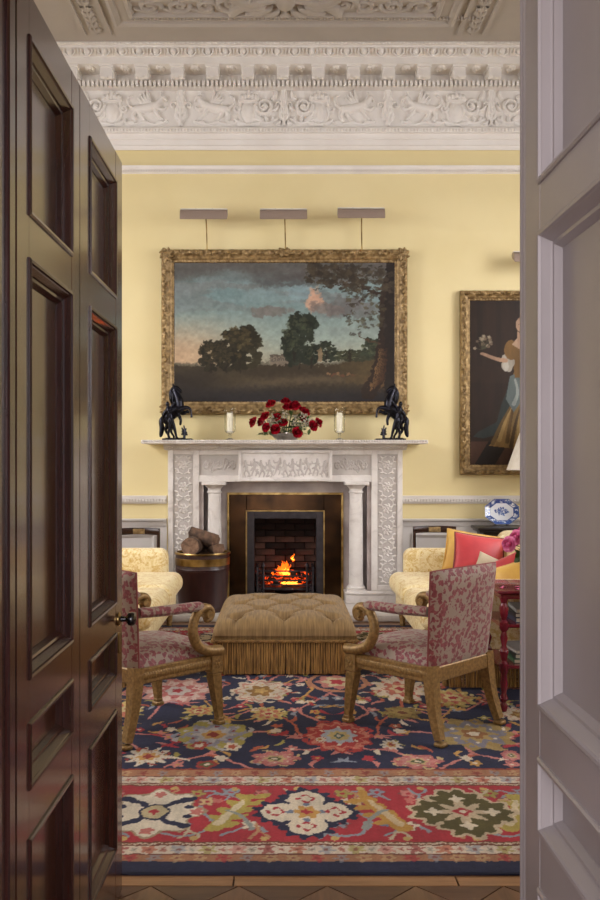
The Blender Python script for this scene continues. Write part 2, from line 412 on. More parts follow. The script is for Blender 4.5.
M_YELC = plain('yellow_silk', (224, 182, 88), (206, 160, 70), 0.55, scale=6, sheen=0.3)
M_BEIGEC = plain('beige_linen', (200, 186, 160), (186, 170, 144), 0.7, scale=10)
M_ROSE = plain('crimson_petal', (152, 6, 28), (96, 2, 16), 0.8, scale=20)
M_ROSE.node_tree.nodes['Principled BSDF'].inputs['Specular IOR Level'].default_value = 0.1
M_PINK = plain('pink_petal', (240, 136, 182), (214, 96, 150), 0.5, scale=20)
M_LEAF = plain('green_leaf', (84, 108, 54), (52, 74, 34), 0.5, scale=14)
M_SPRIG = plain('pale_sprig', (186, 174, 156), (134, 128, 106), 0.7, scale=30)
M_BLACK = plain('black_knob', (20, 18, 22), (12, 11, 13), 0.18, coat=0.5)
M_BOOK1 = plain('dark_blue_cloth', (44, 56, 84), None, 0.6); M_BOOK2 = plain('green_cloth', (60, 104, 70), None, 0.6)
M_BOOK3 = plain('grey_paper_cover', (150, 146, 142), None, 0.6); M_BOOK4 = plain('black_cover', (34, 34, 38), None, 0.5); M_PAGE = plain('page_edges', (224, 214, 194), None, 0.8)
def glass():
    t = NT('clear_glass'); t.set((250, 252, 250), 0.02); t.b.inputs['Transmission Weight'].default_value = 1.0; t.b.inputs['IOR'].default_value = 1.2
    lp = t.n('ShaderNodeBsdfTransparent'); mx = t.n('ShaderNodeMixShader'); mx.inputs[0].default_value = 0.6
    out = t.t.nodes['Material Output']; t.l(lp.outputs[0], mx.inputs[1]); t.l(t.b.outputs[0], mx.inputs[2]); t.l(mx.outputs[0], out.inputs['Surface']); return t.m
M_GLASS = glass()
def painted(name, rough=0.5, coat=0, bump=0.0, bscale=200, var=0.0):
    t = NT(name); a = t.n('ShaderNodeVertexColor', layer_name='paint'); c = a.outputs['Color']; v = t.coord((1, 1, 1))
    if var: c = t.mix(var, c, t.ramp(t.noise(v, 160, 3), [(0.3, (60, 60, 60)), (0.7, (255, 255, 255))]), 'MULTIPLY')
    t.set(c, rough, 0, coat)
    if bump: t.bump(t.noise(v, bscale, 3), bump, 0.006)
    return t.m
M_CANVAS = painted('varnished_oil_paint', 0.55, 0.0, 0.06, 90)
M_CANVAS.node_tree.nodes['Principled BSDF'].inputs['Specular IOR Level'].default_value = 0.25
M_RUG = painted('wool_rug_pile', 0.95, 0, 0.35, 260, 0.28)
M_CHINA = painted('blue_and_white_glaze', 0.15, 0.4)
def emit(name, c, strength):
    t = NT(name); t.set(c, 0.8); t.b.inputs['Emission Color'].default_value = (*lin(*c), 1); t.b.inputs['Emission Strength'].default_value = strength; return t.m
M_FLAME = emit('flame', (255, 112, 20), 1.6); M_FLAMEC = emit('flame_core', (255, 176, 60), 3.2)
for q in (M_FLAME, M_FLAMEC):                         # flames are half see-through
    nt_ = q.node_tree; tr_ = nt_.nodes.new('ShaderNodeBsdfTransparent'); mx_ = nt_.nodes.new('ShaderNodeMixShader'); mx_.inputs[0].default_value = 0.6
    nt_.links.new(tr_.outputs[0], mx_.inputs[1]); nt_.links.new(nt_.nodes['Principled BSDF'].outputs[0], mx_.inputs[2]); nt_.links.new(mx_.outputs[0], nt_.nodes['Material Output'].inputs['Surface'])
def ember():
    t = NT('glowing_log'); v = t.coord((1, 1, 1)); n = t.noise(v, 22, 4, 1)
    t.set(t.ramp(n, [(0.4, (20, 16, 14)), (0.6, (60, 40, 30))]), 0.9); e = t.ramp(n, [(0.5, (0, 0, 0)), (0.62, (220, 60, 10)), (0.75, (255, 150, 40))])
    t.l(e, t.b.inputs['Emission Color']); t.b.inputs['Emission Strength'].default_value = 3.0; return t.m
M_EMBER = ember()

# ================================================================= THE ROOM
def wall_with_holes(u0, u1, z0, z1, holes, d0, d1, plane):    # solid wall slab with rectangular openings
    us = sorted({u0, u1, *[h[0] for h in holes], *[h[1] for h in holes]}); zs = sorted({z0, z1, *[h[2] for h in holes], *[h[3] for h in holes]})
    gs = []
    for a, b in zip(us, us[1:]):
        run = None
        for c, d in zip(zs, zs[1:]):
            mu, mz = (a+b)/2, (c+d)/2
            if any(h[0] < mu < h[1] and h[2] < mz < h[3] for h in holes):
                if run: gs.append((a, b, *run)); run = None
            else: run = (run[0], d) if run else (c, d)
        if run: gs.append((a, b, *run))
    if plane == 'X': return join(*[box(a, b, d0, d1, c, d) for a, b, c, d in gs])
    return join(*[box(d0, d1, a, b, c, d) for a, b, c, d in gs])
CX = 0.022                                            # middle of the chimneypiece
fl = tag(part('floor', box(ROOM_L-0.3, ROOM_R+0.3, HALL_Y-0.3, ROOM_B+0.8, -0.20, -0.022), M_FLOORB, smooth=False), 'oak floor with a diamond parquet border in front of the rug', 'floor', kind='structure')
# boards and parquet blocks in front of (and just under) the rug
gap = 0.003; x = -3.0; k = 0
while x < 3.0:
    L = 0.62+0.25*((k*7) % 5)/5
    for r in range(3):
        y0 = 3.066+r*0.075; xx = x+0.19*r
        part('board', box(xx+gap, xx+L-gap, y0+gap/2, y0+0.075-gap/2, -0.022, 0.0-0.0006*((k+r) % 3), 0.0012, 1), M_OAK, fl, smooth=False)
    x += L; k += 1
part('floor_boards', box(ROOM_L, ROOM_R, 3.292, ROOM_B, -0.022, -0.002), M_FLOORB, fl, smooth=False)
S = 0.30; rows = 4; y1 = 3.064
proto = {}
for r in range(-1, rows):
    for c in range(-6, 8):
        for half in range(2):
            cx = c*S+(0 if half == 0 else S/2); cy = y1-(r+0.5)*S-(0 if half == 0 else S/2)
            cy = y1 - r*S - (0 if half == 0 else S/2)
            q = [(cx-S/2+gap, cy), (cx, cy-S/2+gap), (cx+S/2-gap, cy), (cx, cy+S/2-gap)]
            if cy > y1-1e-6: q = [(cx-S/2+gap*2, y1-gap/2), (cx, cy-S/2+gap), (cx+S/2-gap*2, y1-gap/2)]
            if cy > y1+0.01: continue
            part('parquet_block', prism(q, -0.022, -0.0005, 'XY'), M_PARQ1 if half == 0 else M_PARQ2, fl, smooth=False)

OPEN_X, OPEN_Z = 0.307, 0.885
wb = tag(part('wall_back', wall_with_holes(ROOM_L-0.3, ROOM_R+0.3, 0, ROOM_H, [(CX-0.40, CX+0.40, 0, 0.96)], ROOM_B, ROOM_B+0.25, 'X'), M_WALL, smooth=False), 'yellow painted wall behind the marble chimneypiece', 'wall', kind='structure')
side_holes = [(y-WIN_W/2, y+WIN_W/2, WIN_Z0, WIN_Z1) for y in WIN_Y]
tag(part('wall_left', wall_with_holes(ROOM_N-0.7, ROOM_B+0.25, 0, ROOM_H, side_holes, ROOM_L-0.3, ROOM_L, 'Y'), M_WALL, smooth=False), 'yellow painted side wall beside the mahogany door with two tall windows', 'wall', kind='structure')
tag(part('wall_right', wall_with_holes(ROOM_N-0.7, ROOM_B+0.25, 0, ROOM_H, side_holes, ROOM_R, ROOM_R+0.3, 'Y'), M_WALL, smooth=False), 'yellow painted side wall beyond the portrait with two tall windows', 'wall', kind='structure')
tag(part('wall_front', wall_with_holes(ROOM_L, ROOM_R, 0, ROOM_H, [(-0.60, 0.56, 0, 2.62)]+[(x-WIN_W/2, x+WIN_W/2, NW_Z0, NW_Z1) for x in ADDED_WIN_X], ROOM_N-0.65, ROOM_N, 'X'), M_WALL, smooth=False), 'thick yellow wall around the doorway', 'wall', kind='structure')
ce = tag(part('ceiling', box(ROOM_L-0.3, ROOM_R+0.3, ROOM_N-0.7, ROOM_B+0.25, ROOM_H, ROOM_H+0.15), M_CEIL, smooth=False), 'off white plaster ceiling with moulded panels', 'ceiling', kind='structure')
# windows (out of frame; they let the daylight in)
def window(n, cx, cy, axis, lab):
    t = thing('window_%d' % n, lab, 'window', (cx, cy, 0), 0 if axis == 'X' else PI/2, kind='structure')
    fr = [box(-WIN_W/2, -WIN_W/2+0.07, -0.05, 0.05, WIN_Z0, WIN_Z1), box(WIN_W/2-0.07, WIN_W/2, -0.05, 0.05, WIN_Z0, WIN_Z1),
          box(-WIN_W/2, WIN_W/2, -0.05, 0.05, WIN_Z0, WIN_Z0+0.08), box(-WIN_W/2, WIN_W/2, -0.05, 0.05, WIN_Z1-0.08, WIN_Z1), box(-WIN_W/2, WIN_W/2, -0.05, 0.05, 2.87, 2.93)]
    f = part('window_frame', join(*fr), M_PANELW, t, smooth=False)
    for k in (-1, 1): part('glazing_bar', box(k*0.2-0.012, k*0.2+0.012, -0.03, 0.03, WIN_Z0, WIN_Z1), M_PANELW, t, smooth=False)
    zs = np.linspace(WIN_Z0+0.08, WIN_Z1-0.08, 7)
    for z in zs[1:-1]: part('glazing_bar', box(-WIN_W/2, WIN_W/2, -0.03, 0.03, z-0.012, z+0.012), M_PANELW, t, smooth=False)
    part('pane', box(-WIN_W/2, WIN_W/2, -0.003, 0.003, WIN_Z0, WIN_Z1), M_GLASS, t, smooth=False)
    return t
n = 1
for wy in WIN_Y:
    for X, s in ((ROOM_L-0.12, 'left'), (ROOM_R+0.12, 'right')):
        window(n, X, wy, 'Y', 'tall white sash window in the %s side wall' % s); n += 1

for k, wx in enumerate(ADDED_WIN_X):  # unseen windows added to go with the high frontal lamps
    t = thing('window_%d' % (6+k), 'high white window above the doorway wall on the %s side' % ('mahogany door', 'pale door')[k], 'window', (wx, ROOM_N-0.15, 0), kind='structure'); h = WIN_W/2
    part('window_frame', join(box(-h, -h+0.07, -0.04, 0.04, NW_Z0, NW_Z1), box(h-0.07, h, -0.04, 0.04, NW_Z0, NW_Z1), box(-h, h, -0.04, 0.04, NW_Z0, NW_Z0+0.08), box(-h, h, -0.04, 0.04, NW_Z1-0.08, NW_Z1), box(-0.02, 0.02, -0.03, 0.03, NW_Z0, NW_Z1)), M_PANELW, t, smooth=False)
    part('pane', box(-h, h, -0.003, 0.003, NW_Z0, NW_Z1), M_GLASS, t, smooth=False)
tag(part('wall_hall', wall_with_holes(-2.2, 2.2, 0, 3.4, [(-1.0, 0.3, 0.6, 2.9)], HALL_Y-0.3, HALL_Y, 'X'), M_PANELW, smooth=False), 'pale hall wall with one window behind the viewer', 'wall', kind='structure')  # unseen wall added to carry the hall window
hw_ = thing('window_5', 'white sash window in the hall wall', 'window', (-0.35, HALL_Y-0.12, 0), kind='structure')  # window added around the hall fill light
part('window_frame', join(box(-0.65, -0.58, -0.04, 0.04, 0.6, 2.9), box(0.58, 0.65, -0.04, 0.04, 0.6, 2.9), box(-0.65, 0.65, -0.04, 0.04, 0.6, 0.68), box(-0.65, 0.65, -0.04, 0.04, 2.82, 2.9), box(-0.65, 0.65, -0.04, 0.04, 1.72, 1.78)), M_PANELW, hw_, smooth=False)
part('pane', box(-0.6, 0.6, -0.003, 0.003, 0.65, 2.85), M_GLASS, hw_, smooth=False)
# ----------------------------------------------------------------- cornice
Zy = lambda py, Y: CAMZ+(VY-py)*Y/FPX
X0, X1 = ROOM_L, ROOM_R
B = ROOM_B
co = thing('trim_1', 'white plaster cornice with carved griffin frieze and scrolled brackets', 'cornice', (0, 0, 0), kind='structure')
prof = [(B+0.01, Zy(150, B)), (B-0.035, Zy(150, B-0.035)), (B-0.035, Zy(146, B-0.035)), (B-0.05, Zy(145.5, B-0.05)), (B-0.05, Zy(139.5, B-0.05)), (B-0.065, Zy(139, B-0.065)),
        (B-0.065, Zy(133.5, B-0.065)), (B-0.10, Zy(132.5, B-0.1)), (B-0.10, Zy(127.5, B-0.1)), (B-0.03, Zy(126.5, B-0.03)), (B+0.01, Zy(126.5, B-0.03))]
part('architrave', extrude_x(prof, X0, X1), M_PLASTER, co, smooth=False)
Zf0, Zf1 = Zy(126.5, B-0.03), Zy(91, B-0.03)
part('frieze', box(X0, X1, B-0.03, B+0.01, Zf0, Zf1), M_PLASTER, co, smooth=False)
prof = [(B+0.01, Zf1), (B-0.05, Zf1), (B-0.09, Zy(89, B-0.09)), (B-0.13, Zy(87, B-0.13)), (B-0.17, Zy(86.3, B-0.17)), (B-0.17, 5.252), (B+0.01, 5.252)]
part('bed_mould', extrude_x(prof, X0, X1), M_PLASTER, co, smooth=False)
YC = B-0.415
prof = [(B+0.01, 5.252), (YC, 5.252), (YC, 5.317), (YC-0.012, 5.322), (YC-0.03, 5.328), (YC-0.075, 5.368), (YC-0.085, 5.388), (YC-0.115, 5.39), (YC-0.12, ROOM_H+0.005), (B+0.01, ROOM_H+0.005)]
part('corona', extrude_x(prof, X0, X1), M_PLASTER, co, smooth=False)
# dentils: small blocks, joined
dz0, dz1 = Zy(85.5, B-0.22), Zy(80.3, B-0.22); gs = []
x = X0+0.02
while x < X1-0.05:
    gs.append(box(x, x+0.026, B-0.22, B-0.165, dz0, dz1)); x += 0.0435
o = part('dentils', join(*gs), M_PLASTER, co, smooth=False); tag(o, kind='stuff')
# beads under the architrave top
gs = []; x = X0+0.03
while x < X1-0.03:
    gs.append(ball((x, B-0.10, Zy(130, B-0.1)), (0.011, 0.012, 0.018), 6, 4)); x += 0.032
tag(part('architrave_beads', join(*gs), M_PLASTER, co), kind='stuff')
gs = []; x = X0+0.03
while x < X1-0.03:
    gs.append(ball((x, YC-0.115, 5.398), (0.012, 0.014, 0.012), 6, 4)); x += 0.034
tag(part('ceiling_beads', join(*gs), M_PLASTER, co), kind='stuff')
# modillions: scrolled brackets
mw = 0.058
sp = [(B-0.165, 5.253), (B-0.165, 5.186), (B-0.24, 5.182), (B-0.29, 5.176), (B-0.325, 5.158), (B-0.345, 5.132), (B-0.37, 5.126), (B-0.392, 5.14), (B-0.396, 5.17), (B-0.388, 5.19), (B-0.388, 5.253)]
mm = mesh('modillion', join(prism([(a, b) for a, b in sp], -mw, mw, 'YZ'), box(-mw-0.01, mw+0.01, B-0.404, B-0.165, 5.232, 5.254), box(-mw*0.3, mw*0.3, B-0.40, B-0.34, 5.128, 5.15)), M_PLASTER, True, 40)
sof = mesh('soffit_rosette', join(*[ball((0.035*math.cos(a), 0.06*math.sin(a), 0), (0.035, 0.045, 0.014), 8, 5) for a in np.linspace(0, 2*PI, 7)[:-1]], ball((0, 0, 0), (0.02, 0.025, 0.02), 8, 5)), M_PLASTER)
eg = Relief(0.165, 0.075, 34, 18); eg.blob(0, 0.004, 0.03, 0.036, 0.026); eg.stroke([(-0.048, 0.034), (-0.045, -0.01), (0, -0.036), (0.045, -0.01), (0.048, 0.034)], 0.009, hgt=0.02); eg.stroke([(0.0825, 0.034), (0.0825, -0.034)], 0.013, 0.004, 0.018, 2); eg.stroke([(-0.0825, 0.034), (-0.0825, -0.034)], 0.013, 0.004, 0.018, 2)
egm = mesh('egg_leaf', xf(eg.geo(), sc=(1, 1.7, 1)), M_PLASTER, True, 80)
k = -13
while k <= 13:
    x = k*0.3405
    if X0+0.1 < x < X1-0.1:
        link('modillion', mm, co, loc=(x, 0, 0))
        if x+0.17 < X1-0.1: link('soffit_rosette', sof, co, loc=(x+0.17, B-0.30, 5.252), scale=(0.8, 0.8, 1))
    k += 1
x = X0+0.09
while x < X1-0.09:
    link('egg_leaf', egm, co, loc=(x, YC-0.048, 5.350), rot=(math.radians(42), 0, 0)); x += 0.165
# frieze ornaments
FH = Zf1-Zf0; FZ = (Zf0+Zf1)/2; FYY = B-0.031
R = Relief(0.34, 0.33, 62, 60)                        # crowned shield
R.blob(0, -0.035, 0.075, 0.10, 0.03); R.blob(0, -0.03, 0.05, 0.075, 0.04); R.stroke([(-0.08, 0.05), (-0.09, -0.05), (-0.05, -0.14), (0, -0.155)], 0.016, 0.02); R.stroke([(0.08, 0.05), (0.09, -0.05), (0.05, -0.14), (0, -0.155)], 0.016, 0.02)
for i in range(5): R.blob(-0.07+i*0.035, 0.115-0.02*abs(i-2)*0.5, 0.024, 0.035, 0.035)
R.stroke([(-0.085, 0.075), (0, 0.066), (0.085, 0.075)], 0.016, hgt=0.032); R.blob(0, 0.15, 0.018, 0.014, 0.03)
for s in (-1, 1): R.leaf(s*0.03, -0.14, PI/2-s*(1.9), 0.11, 0.024, 0.022, s*0.7); R.spiral(s*0.115, 0.0, 0.04, 1.3, PI if s > 0 else 0, 0.012, s, 0.02)
m_crest = mesh('frieze_crest', R.geo(), M_PLASTER, True, 80)
R = Relief(0.44, 0.33, 80, 60)                        # striding griffin, facing left
R.stroke([(-0.10, 0.025), (0.0, 0.0), (0.09, -0.01)], 0.044, 0.04, 0.04); R.stroke([(-0.10, 0.03), (-0.14, 0.07), (-0.15, 0.095)], 0.034, 0.026, 0.04); R.blob(-0.165, 0.095, 0.03, 0.024, 0.04); R.leaf(-0.17, 0.09, PI+0.4, 0.035, 0.014, 0.03)
R.leaf(-0.145, 0.11, 1.3, 0.04, 0.012, 0.03)
R.stroke([(-0.10, 0.0), (-0.16, -0.01), (-0.19, 0.01)], 0.02, 0.011, 0.03); R.stroke([(-0.09, -0.02), (-0.13, -0.08), (-0.16, -0.10)], 0.02, 0.011, 0.03)
R.stroke([(0.09, -0.02), (0.12, -0.07), (0.10, -0.11), (0.13, -0.125)], 0.026, 0.011, 0.03); R.stroke([(0.07, -0.02), (0.04, -0.08), (0.0, -0.115)], 0.024, 0.011, 0.03)
R.stroke([(0.11, 0.0), (0.16, 0.03), (0.17, 0.09), (0.13, 0.12)], 0.014, 0.01, 0.022)
for i in range(4): R.leaf(-0.06+i*0.012, 0.03, 0.95-i*0.22, 0.15-i*0.012, 0.018, 0.03-0.003*i, 0.3)
R.stroke([(-0.2, -0.12), (-0.1, -0.15), (0.02, -0.135), (0.14, -0.15), (0.21, -0.12)], 0.013, hgt=0.02)
for i in range(6): R.leaf(-0.17+i*0.07, -0.142, PI/2+(0.8 if i % 2 else -0.8), 0.055, 0.018, 0.02, 0.5 if i % 2 else -0.5)
m_griff = mesh('frieze_griffin', R.geo(), M_PLASTER, True, 80)
R = Relief(0.26, 0.33, 50, 60)                        # candelabrum of leaves
R.stroke([(0, -0.15), (0, 0.14)], 0.02, 0.014, 0.03, 2)
for i in range(5):
    for s in (-1, 1): R.leaf(0, -0.12+i*0.058, PI/2-s*(1.15-0.1*i), 0.105-0.008*i, 0.024, 0.026, s*0.8)
for s in (-1, 1): R.spiral(s*0.07, 0.03, 0.035, 1.4, 0 if s < 0 else PI, 0.011, -s, 0.02)
m_cand = mesh('frieze_palmette', R.geo(), M_PLASTER, True, 80)
R = Relief(0.27, 0.33, 50, 60)                        # scroll
R.spiral(-0.02, 0.02, 0.085, 2.0, PI, 0.02, 1, 0.034); R.blob(-0.02, 0.02, 0.025, 0.025, 0.038, n=6, a=0.2)
R.stroke([(-0.11, 0.02), (-0.09, -0.09), (0.0, -0.14), (0.10, -0.10)], 0.018, 0.014, 0.026)
for i in range(5): R.leaf(-0.09+i*0.045, -0.11-0.01*i, PI/2+0.9-0.55*i, 0.065, 0.02, 0.022, 0.4)
R.leaf(0.05, 0.08, 0.5, 0.09, 0.022, 0.024, 0.6); R.leaf(0.06, -0.02, 0.1, 0.07, 0.02, 0.022, 0.6)
m_scroll = mesh('frieze_scroll', R.geo(), M_PLASTER, True, 80)
sF = FPX/FYY; zsc = FH/0.345
for per in (-2, -1, 0, 1, 2):
    for px, me, sx in ((112, m_crest, 1), (146, m_griff, -1), (181, m_cand, 1), (216, m_griff, 1), (249, m_crest, 1), (266.5, m_scroll, 1), (284, m_cand, 0.8), (301.5, m_scroll, -1)):
        x = (px-VX+per*207)/sF
        if X0+0.2 < x < X1-0.2: link(me.name, me, co, loc=(x, FYY, FZ), scale=(sx*1.06, 1.35, zsc*1.04))
# same cornice on the other walls, plain
for nm, g in (('cornice_run', join(box(X0, X0+0.5, ROOM_N, B-0.6, 5.25, ROOM_H), box(X0, X0+0.08, ROOM_N, B-0.05, 4.57, 5.22))), ('cornice_run', join(box(X1-0.5, X1, ROOM_N, B-0.6, 5.22, ROOM_H), box(X1-0.08, X1, ROOM_N, B-0.05, 4.57, 5.22))), ('cornice_run', join(box(X0+0.5, X1-0.5, ROOM_N, ROOM_N+0.5, 5.22, ROOM_H), box(X0+0.08, X1-0.08, ROOM_N, ROOM_N+0.08, 4.95, 5.22)))):
    part(nm, g, M_PLASTER, co, smooth=False)
# ----------------------------------------------------------------- ceiling panels
def ring(x0, x1, y0, y1, prof, flip=1):               # mitred moulding on the ceiling; prof [(inset, drop)]
    V = []; F = []; n = len(prof)
    for d, h in prof: V += [(x0+d, y0+d, ROOM_H-h), (x1-d, y0+d, ROOM_H-h), (x1-d, y1-d, ROOM_H-h), (x0+d, y1-d, ROOM_H-h)]
    for i in range(n-1):
        for k in range(4):
            j = (k+1) % 4; F.append((i*4+k, (i+1)*4+k, (i+1)*4+j, i*4+j))
    return V, F
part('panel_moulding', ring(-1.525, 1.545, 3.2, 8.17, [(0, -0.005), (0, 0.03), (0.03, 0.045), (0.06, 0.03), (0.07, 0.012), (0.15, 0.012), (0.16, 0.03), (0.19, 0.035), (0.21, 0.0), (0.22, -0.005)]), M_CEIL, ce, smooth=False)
gs = []
for s in range(95): gs.append(box(-1.35+s*0.033, -1.335+s*0.033, 8.015, 8.04, ROOM_H-0.04, ROOM_H))
tag(part('panel_dentils', join(*gs), M_CEIL, ce, smooth=False), kind='stuff')
R = Relief(1.36, 0.7, 150, 80)                        # acanthus mass on the ceiling panel
for s in (-1, 1):
    for i in range(7):
        R.leaf(s*0.06*i, -0.28+0.05*i*0.6, -PI/2+s*(0.35*i), 0.24, 0.055, 0.05, s*0.5); R.leaf(s*0.05*i, -0.1, (PI/2-s*(1.5+0.12*i)), 0.4, 0.05, 0.045, -s*0.4)
    R.spiral(s*0.5, -0.18, 0.13, 1.6, 0, 0.03, s, 0.04)
R.blob(0, -0.12, 0.09, 0.16, 0.07)
part('acanthus_relief', R.geo(facing='-Z'), M_CEIL, ce, True, 80, loc=(0.02, 7.62, ROOM_H+0.001))
R = Relief(0.8, 0.45, 90, 50)
for i in range(3):
    R.spiral(-0.25+0.25*i, -0.04, 0.10, 1.7, PI, 0.022, 1 if i % 2 else -1, 0.035); R.leaf(-0.3+0.25*i, -0.12, -0.3, 0.2, 0.035, 0.03, 0.6); R.leaf(-0.2+0.25*i, 0.06, 0.6, 0.18, 0.035, 0.03, -0.6)
ms = mesh('scroll_relief', R.geo(facing='-Z'), M_CEIL, True, 80)
for s in (-1, 1): link('scroll_relief', ms, ce, loc=(0.02+s*0.93, 7.8, ROOM_H+0.001), scale=(s, 1, 1))
R = Relief(0.17, 0.5, 30, 90)
for i in range(5):
    for s in (-1, 1): R.leaf(0, -0.22+i*0.1, PI/2-s*0.9, 0.1, 0.026, 0.022, s*0.5)
R.stroke([(0, -0.25), (0, 0.25)], 0.012, hgt=0.02, sm=2)
mbd = mesh('leaf_band', R.geo(facing='-Z'), M_CEIL, True, 80)
for s in (-1, 1):
    xb = 0.01+s*1.735
    for y in (8.1, 7.6, 7.1, 6.6): link('leaf_band', mbd, ce, loc=(xb, y, ROOM_H+0.001))
    for d in (-0.12, 0.12): part('band_moulding', box(xb+d-0.018, xb+d+0.018, 3.2, 8.36, ROOM_H-0.022, ROOM_H+0.004), M_CEIL, ce, smooth=False)
    for y in (8.05, 7.45): link('scroll_relief', ms, ce, loc=(0.02+s*2.4, y, ROOM_H+0.001), rot=(0, 0, PI/2), scale=(0.7, 0.9, 1))
# ----------------------------------------------------------------- rails and panelling
rl = thing('trim_2', 'thin white beaded picture rail below the cornice', 'picture rail', kind='structure')
za, zb = Zy(174, B), Zy(167, B)
part('rail', extrude_x([(B+0.01, za), (B-0.015, za), (B-0.03, za+0.02), (B-0.03, za+0.035), (B-0.045, zb-0.025), (B-0.055, zb-0.015), (B-0.055, zb), (B+0.01, zb)], X0, X1), M_PLASTER, rl, smooth=False)
gs = []; x = X0+0.02
while x < X1-0.02: gs.append(box(x, x+0.014, B-0.042, B-0.02, za+0.01, za+0.034)); x += 0.026
tag(part('rail_beads', join(*gs), M_PLASTER, rl, smooth=False), kind='stuff')
PW = 1.19                                             # rails stop at the chimneypiece
rl = thing('trim_3', 'white dado rail with small dentils over a yellow strip', 'dado rail', kind='structure')
za, zb = Zy(503.5, B), Zy(495.5, B)
for a, b in ((X0, CX-PW), (CX+PW-0.02, X1)):
    part('rail', extrude_x([(B+0.01, za), (B-0.02, za), (B-0.03, za+0.03), (B-0.05, za+0.045), (B-0.06, zb), (B+0.01, zb)], a, b), M_PLASTER, rl, smooth=False)
    gs = []; x = a+0.01
    while x < b-0.02: gs.append(box(x, x+0.016, B-0.052, B-0.02, za+0.02, za+0.043)); x += 0.03
    tag(part('rail_dentils', join(*gs), M_PLASTER, rl, smooth=False), kind='stuff')
rl = thing('trim_4', 'pale grey panelled wainscot behind the sofas', 'wainscot', kind='structure')
zt = Zy(518.5, B)
for a, b in ((X0, CX-PW), (CX+PW-0.02, X1)):
    part('cap', extrude_x([(B+0.01, zt-0.075), (B-0.03, zt-0.075), (B-0.045, zt-0.03), (B-0.075, zt-0.015), (B-0.075, zt), (B+0.01, zt)], a, b), M_PANELW, rl, smooth=False)
    part('backing', box(a, b, B-0.018, B+0.005, 0.0, zt-0.06), M_PANELW, rl, smooth=False)
    nn = max(1, int((b-a)/1.15)); wpan = (b-a)/nn
    for i in range(nn):
        c, d = a+i*wpan+0.10, a+(i+1)*wpan-0.10
        V = []; F = []; pr = [(0, 0.0), (0, 0.022), (0.02, 0.03), (0.045, 0.012), (0.05, 0.002)]
        for q, h in pr: V += [(c+q, B-0.018-h, 0.27+q), (d-q, B-0.018-h, 0.27+q), (d-q, B-0.018-h, zt-0.14-q), (c+q, B-0.018-h, zt-0.14-q)]
        for r in range(len(pr)-1):
            for k in range(4): F.append((r*4+k, r*4+(k+1) % 4, (r+1)*4+(k+1) % 4, (r+1)*4+k))
        part('panel', (V, F+[(16, 17, 18, 19)]), M_PANELW, rl, smooth=False)
bb = thing('baseboard_back', 'white skirting board along the back wall', 'baseboard', kind='structure')
for a, b in ((X0, CX-PW), (CX+PW-0.02, X1)): part('skirting', extrude_x([(B+0.01, 0), (B-0.04, 0), (B-0.04, 0.14), (B-0.03, 0.165), (B-0.02, 0.18), (B+0.01, 0.18)], a, b), M_PANELW, bb, smooth=False)

# ----------------------------------------------------------------- panelled doors
ZL = [(1.975, 2.35), (0.987, 1.876), (0.752, 0.886), (0.19, 0.64)]
def leaf(parent, X, s, y0, y1, p0, p1, ztop, mbody, mpan, mmould, th=0.045, zbot=0.008):
    """one leaf in a plane X = const, its shown face towards s; panels between p0..p1"""
    fx = lambda h: X+s*h
    def bx(a, b, c, d, h0=-th, h1=0.0):
        lo, hi = sorted((fx(h0), fx(h1))); return box(lo, hi, a, b, c, d, 0.002, 1)
    part('stile', bx(y0, p0, zbot, ztop), mbody, parent, smooth=False); part('stile', bx(p1, y1, zbot, ztop), mbody, parent, smooth=False)
    zs = [zbot]+[z for q in sorted(ZL) for z in q]+[ztop]
    for a, b in zip(zs[0::2], zs[1::2]): part('rail', bx(p0-0.001, p1+0.001, a, b, -th, -0.0004), mbody, parent, smooth=False)
    pr = [(-0.005, -0.002), (-0.005, 0.003), (-0.001, 0.006), (0.005, 0.005), (0.007, 0.0), (0.009, -0.002), (0.018, -0.014), (0.020, -0.018), (0.026, -0.019), (0.031, -0.026), (0.034, -0.030), (0.0365, -0.035)]
    for a, b in sorted(ZL):
        pn = part('panel', bx(p0+0.03, p1-0.03, a+0.03, b-0.03, -th+0.006, -0.032), mpan, parent, smooth=False)
        V = []; F = []
        for q, h in pr: V += [(fx(h), p0+q, a+q), (fx(h), p1-q, a+q), (fx(h), p1-q, b-q), (fx(h), p0+q, b-q)]
        for r in range(len(pr)-1):
            for k in range(4):
                f = (r*4+k, r*4+(k+1) % 4, (r+1)*4+(k+1) % 4, (r+1)*4+k); F.append(f if s > 0 else tuple(reversed(f)))
        part('moulding', (V, F), mmould, pn, smooth=False)
d1 = thing('door_1', 'dark mahogany folding door with recessed panels and a black knob', 'door', (-0.54, 1.83, 0), kind='structure')
d1.location = (0, 0, 0)
leaf(d1, -0.54, 1, 1.825, 2.388, 1.915, 2.30, 2.448, M_MAHOG, M_MAHOG, M_MAHOGD)
leaf(d1, -0.54, 1, 2.397, 3.02, 2.515, 2.905, 2.448, M_MAHOG, M_MAHOG, M_MAHOGD)
part('meeting_bead', tube([(-0.546, 2.3925, 0.01), (-0.546, 2.3925, 2.446)], 0.007, 8), M_MAHOGD, d1)
kz = 0.930; ky = 2.945
part('escutcheon', join(lathe([(0.0, 0.0), (0.022, 0.0), (0.022, 0.004), (0.014, 0.008), (0.0, 0.008)], 18, cap=False)), M_BRASS, d1, loc=(-0.5385, ky, kz), rot=(0, PI/2, 0))
kn = part('knob', lathe([(0.0, 0), (0.010, 0.0), (0.009, 0.018), (0.012, 0.021), (0.021, 0.027), (0.0235, 0.037), (0.020, 0.046), (0.010, 0.051), (0.0, 0.052)], 20, cap=False), M_BLACK, d1, loc=(-0.532, ky, kz), rot=(0, PI/2, 0))
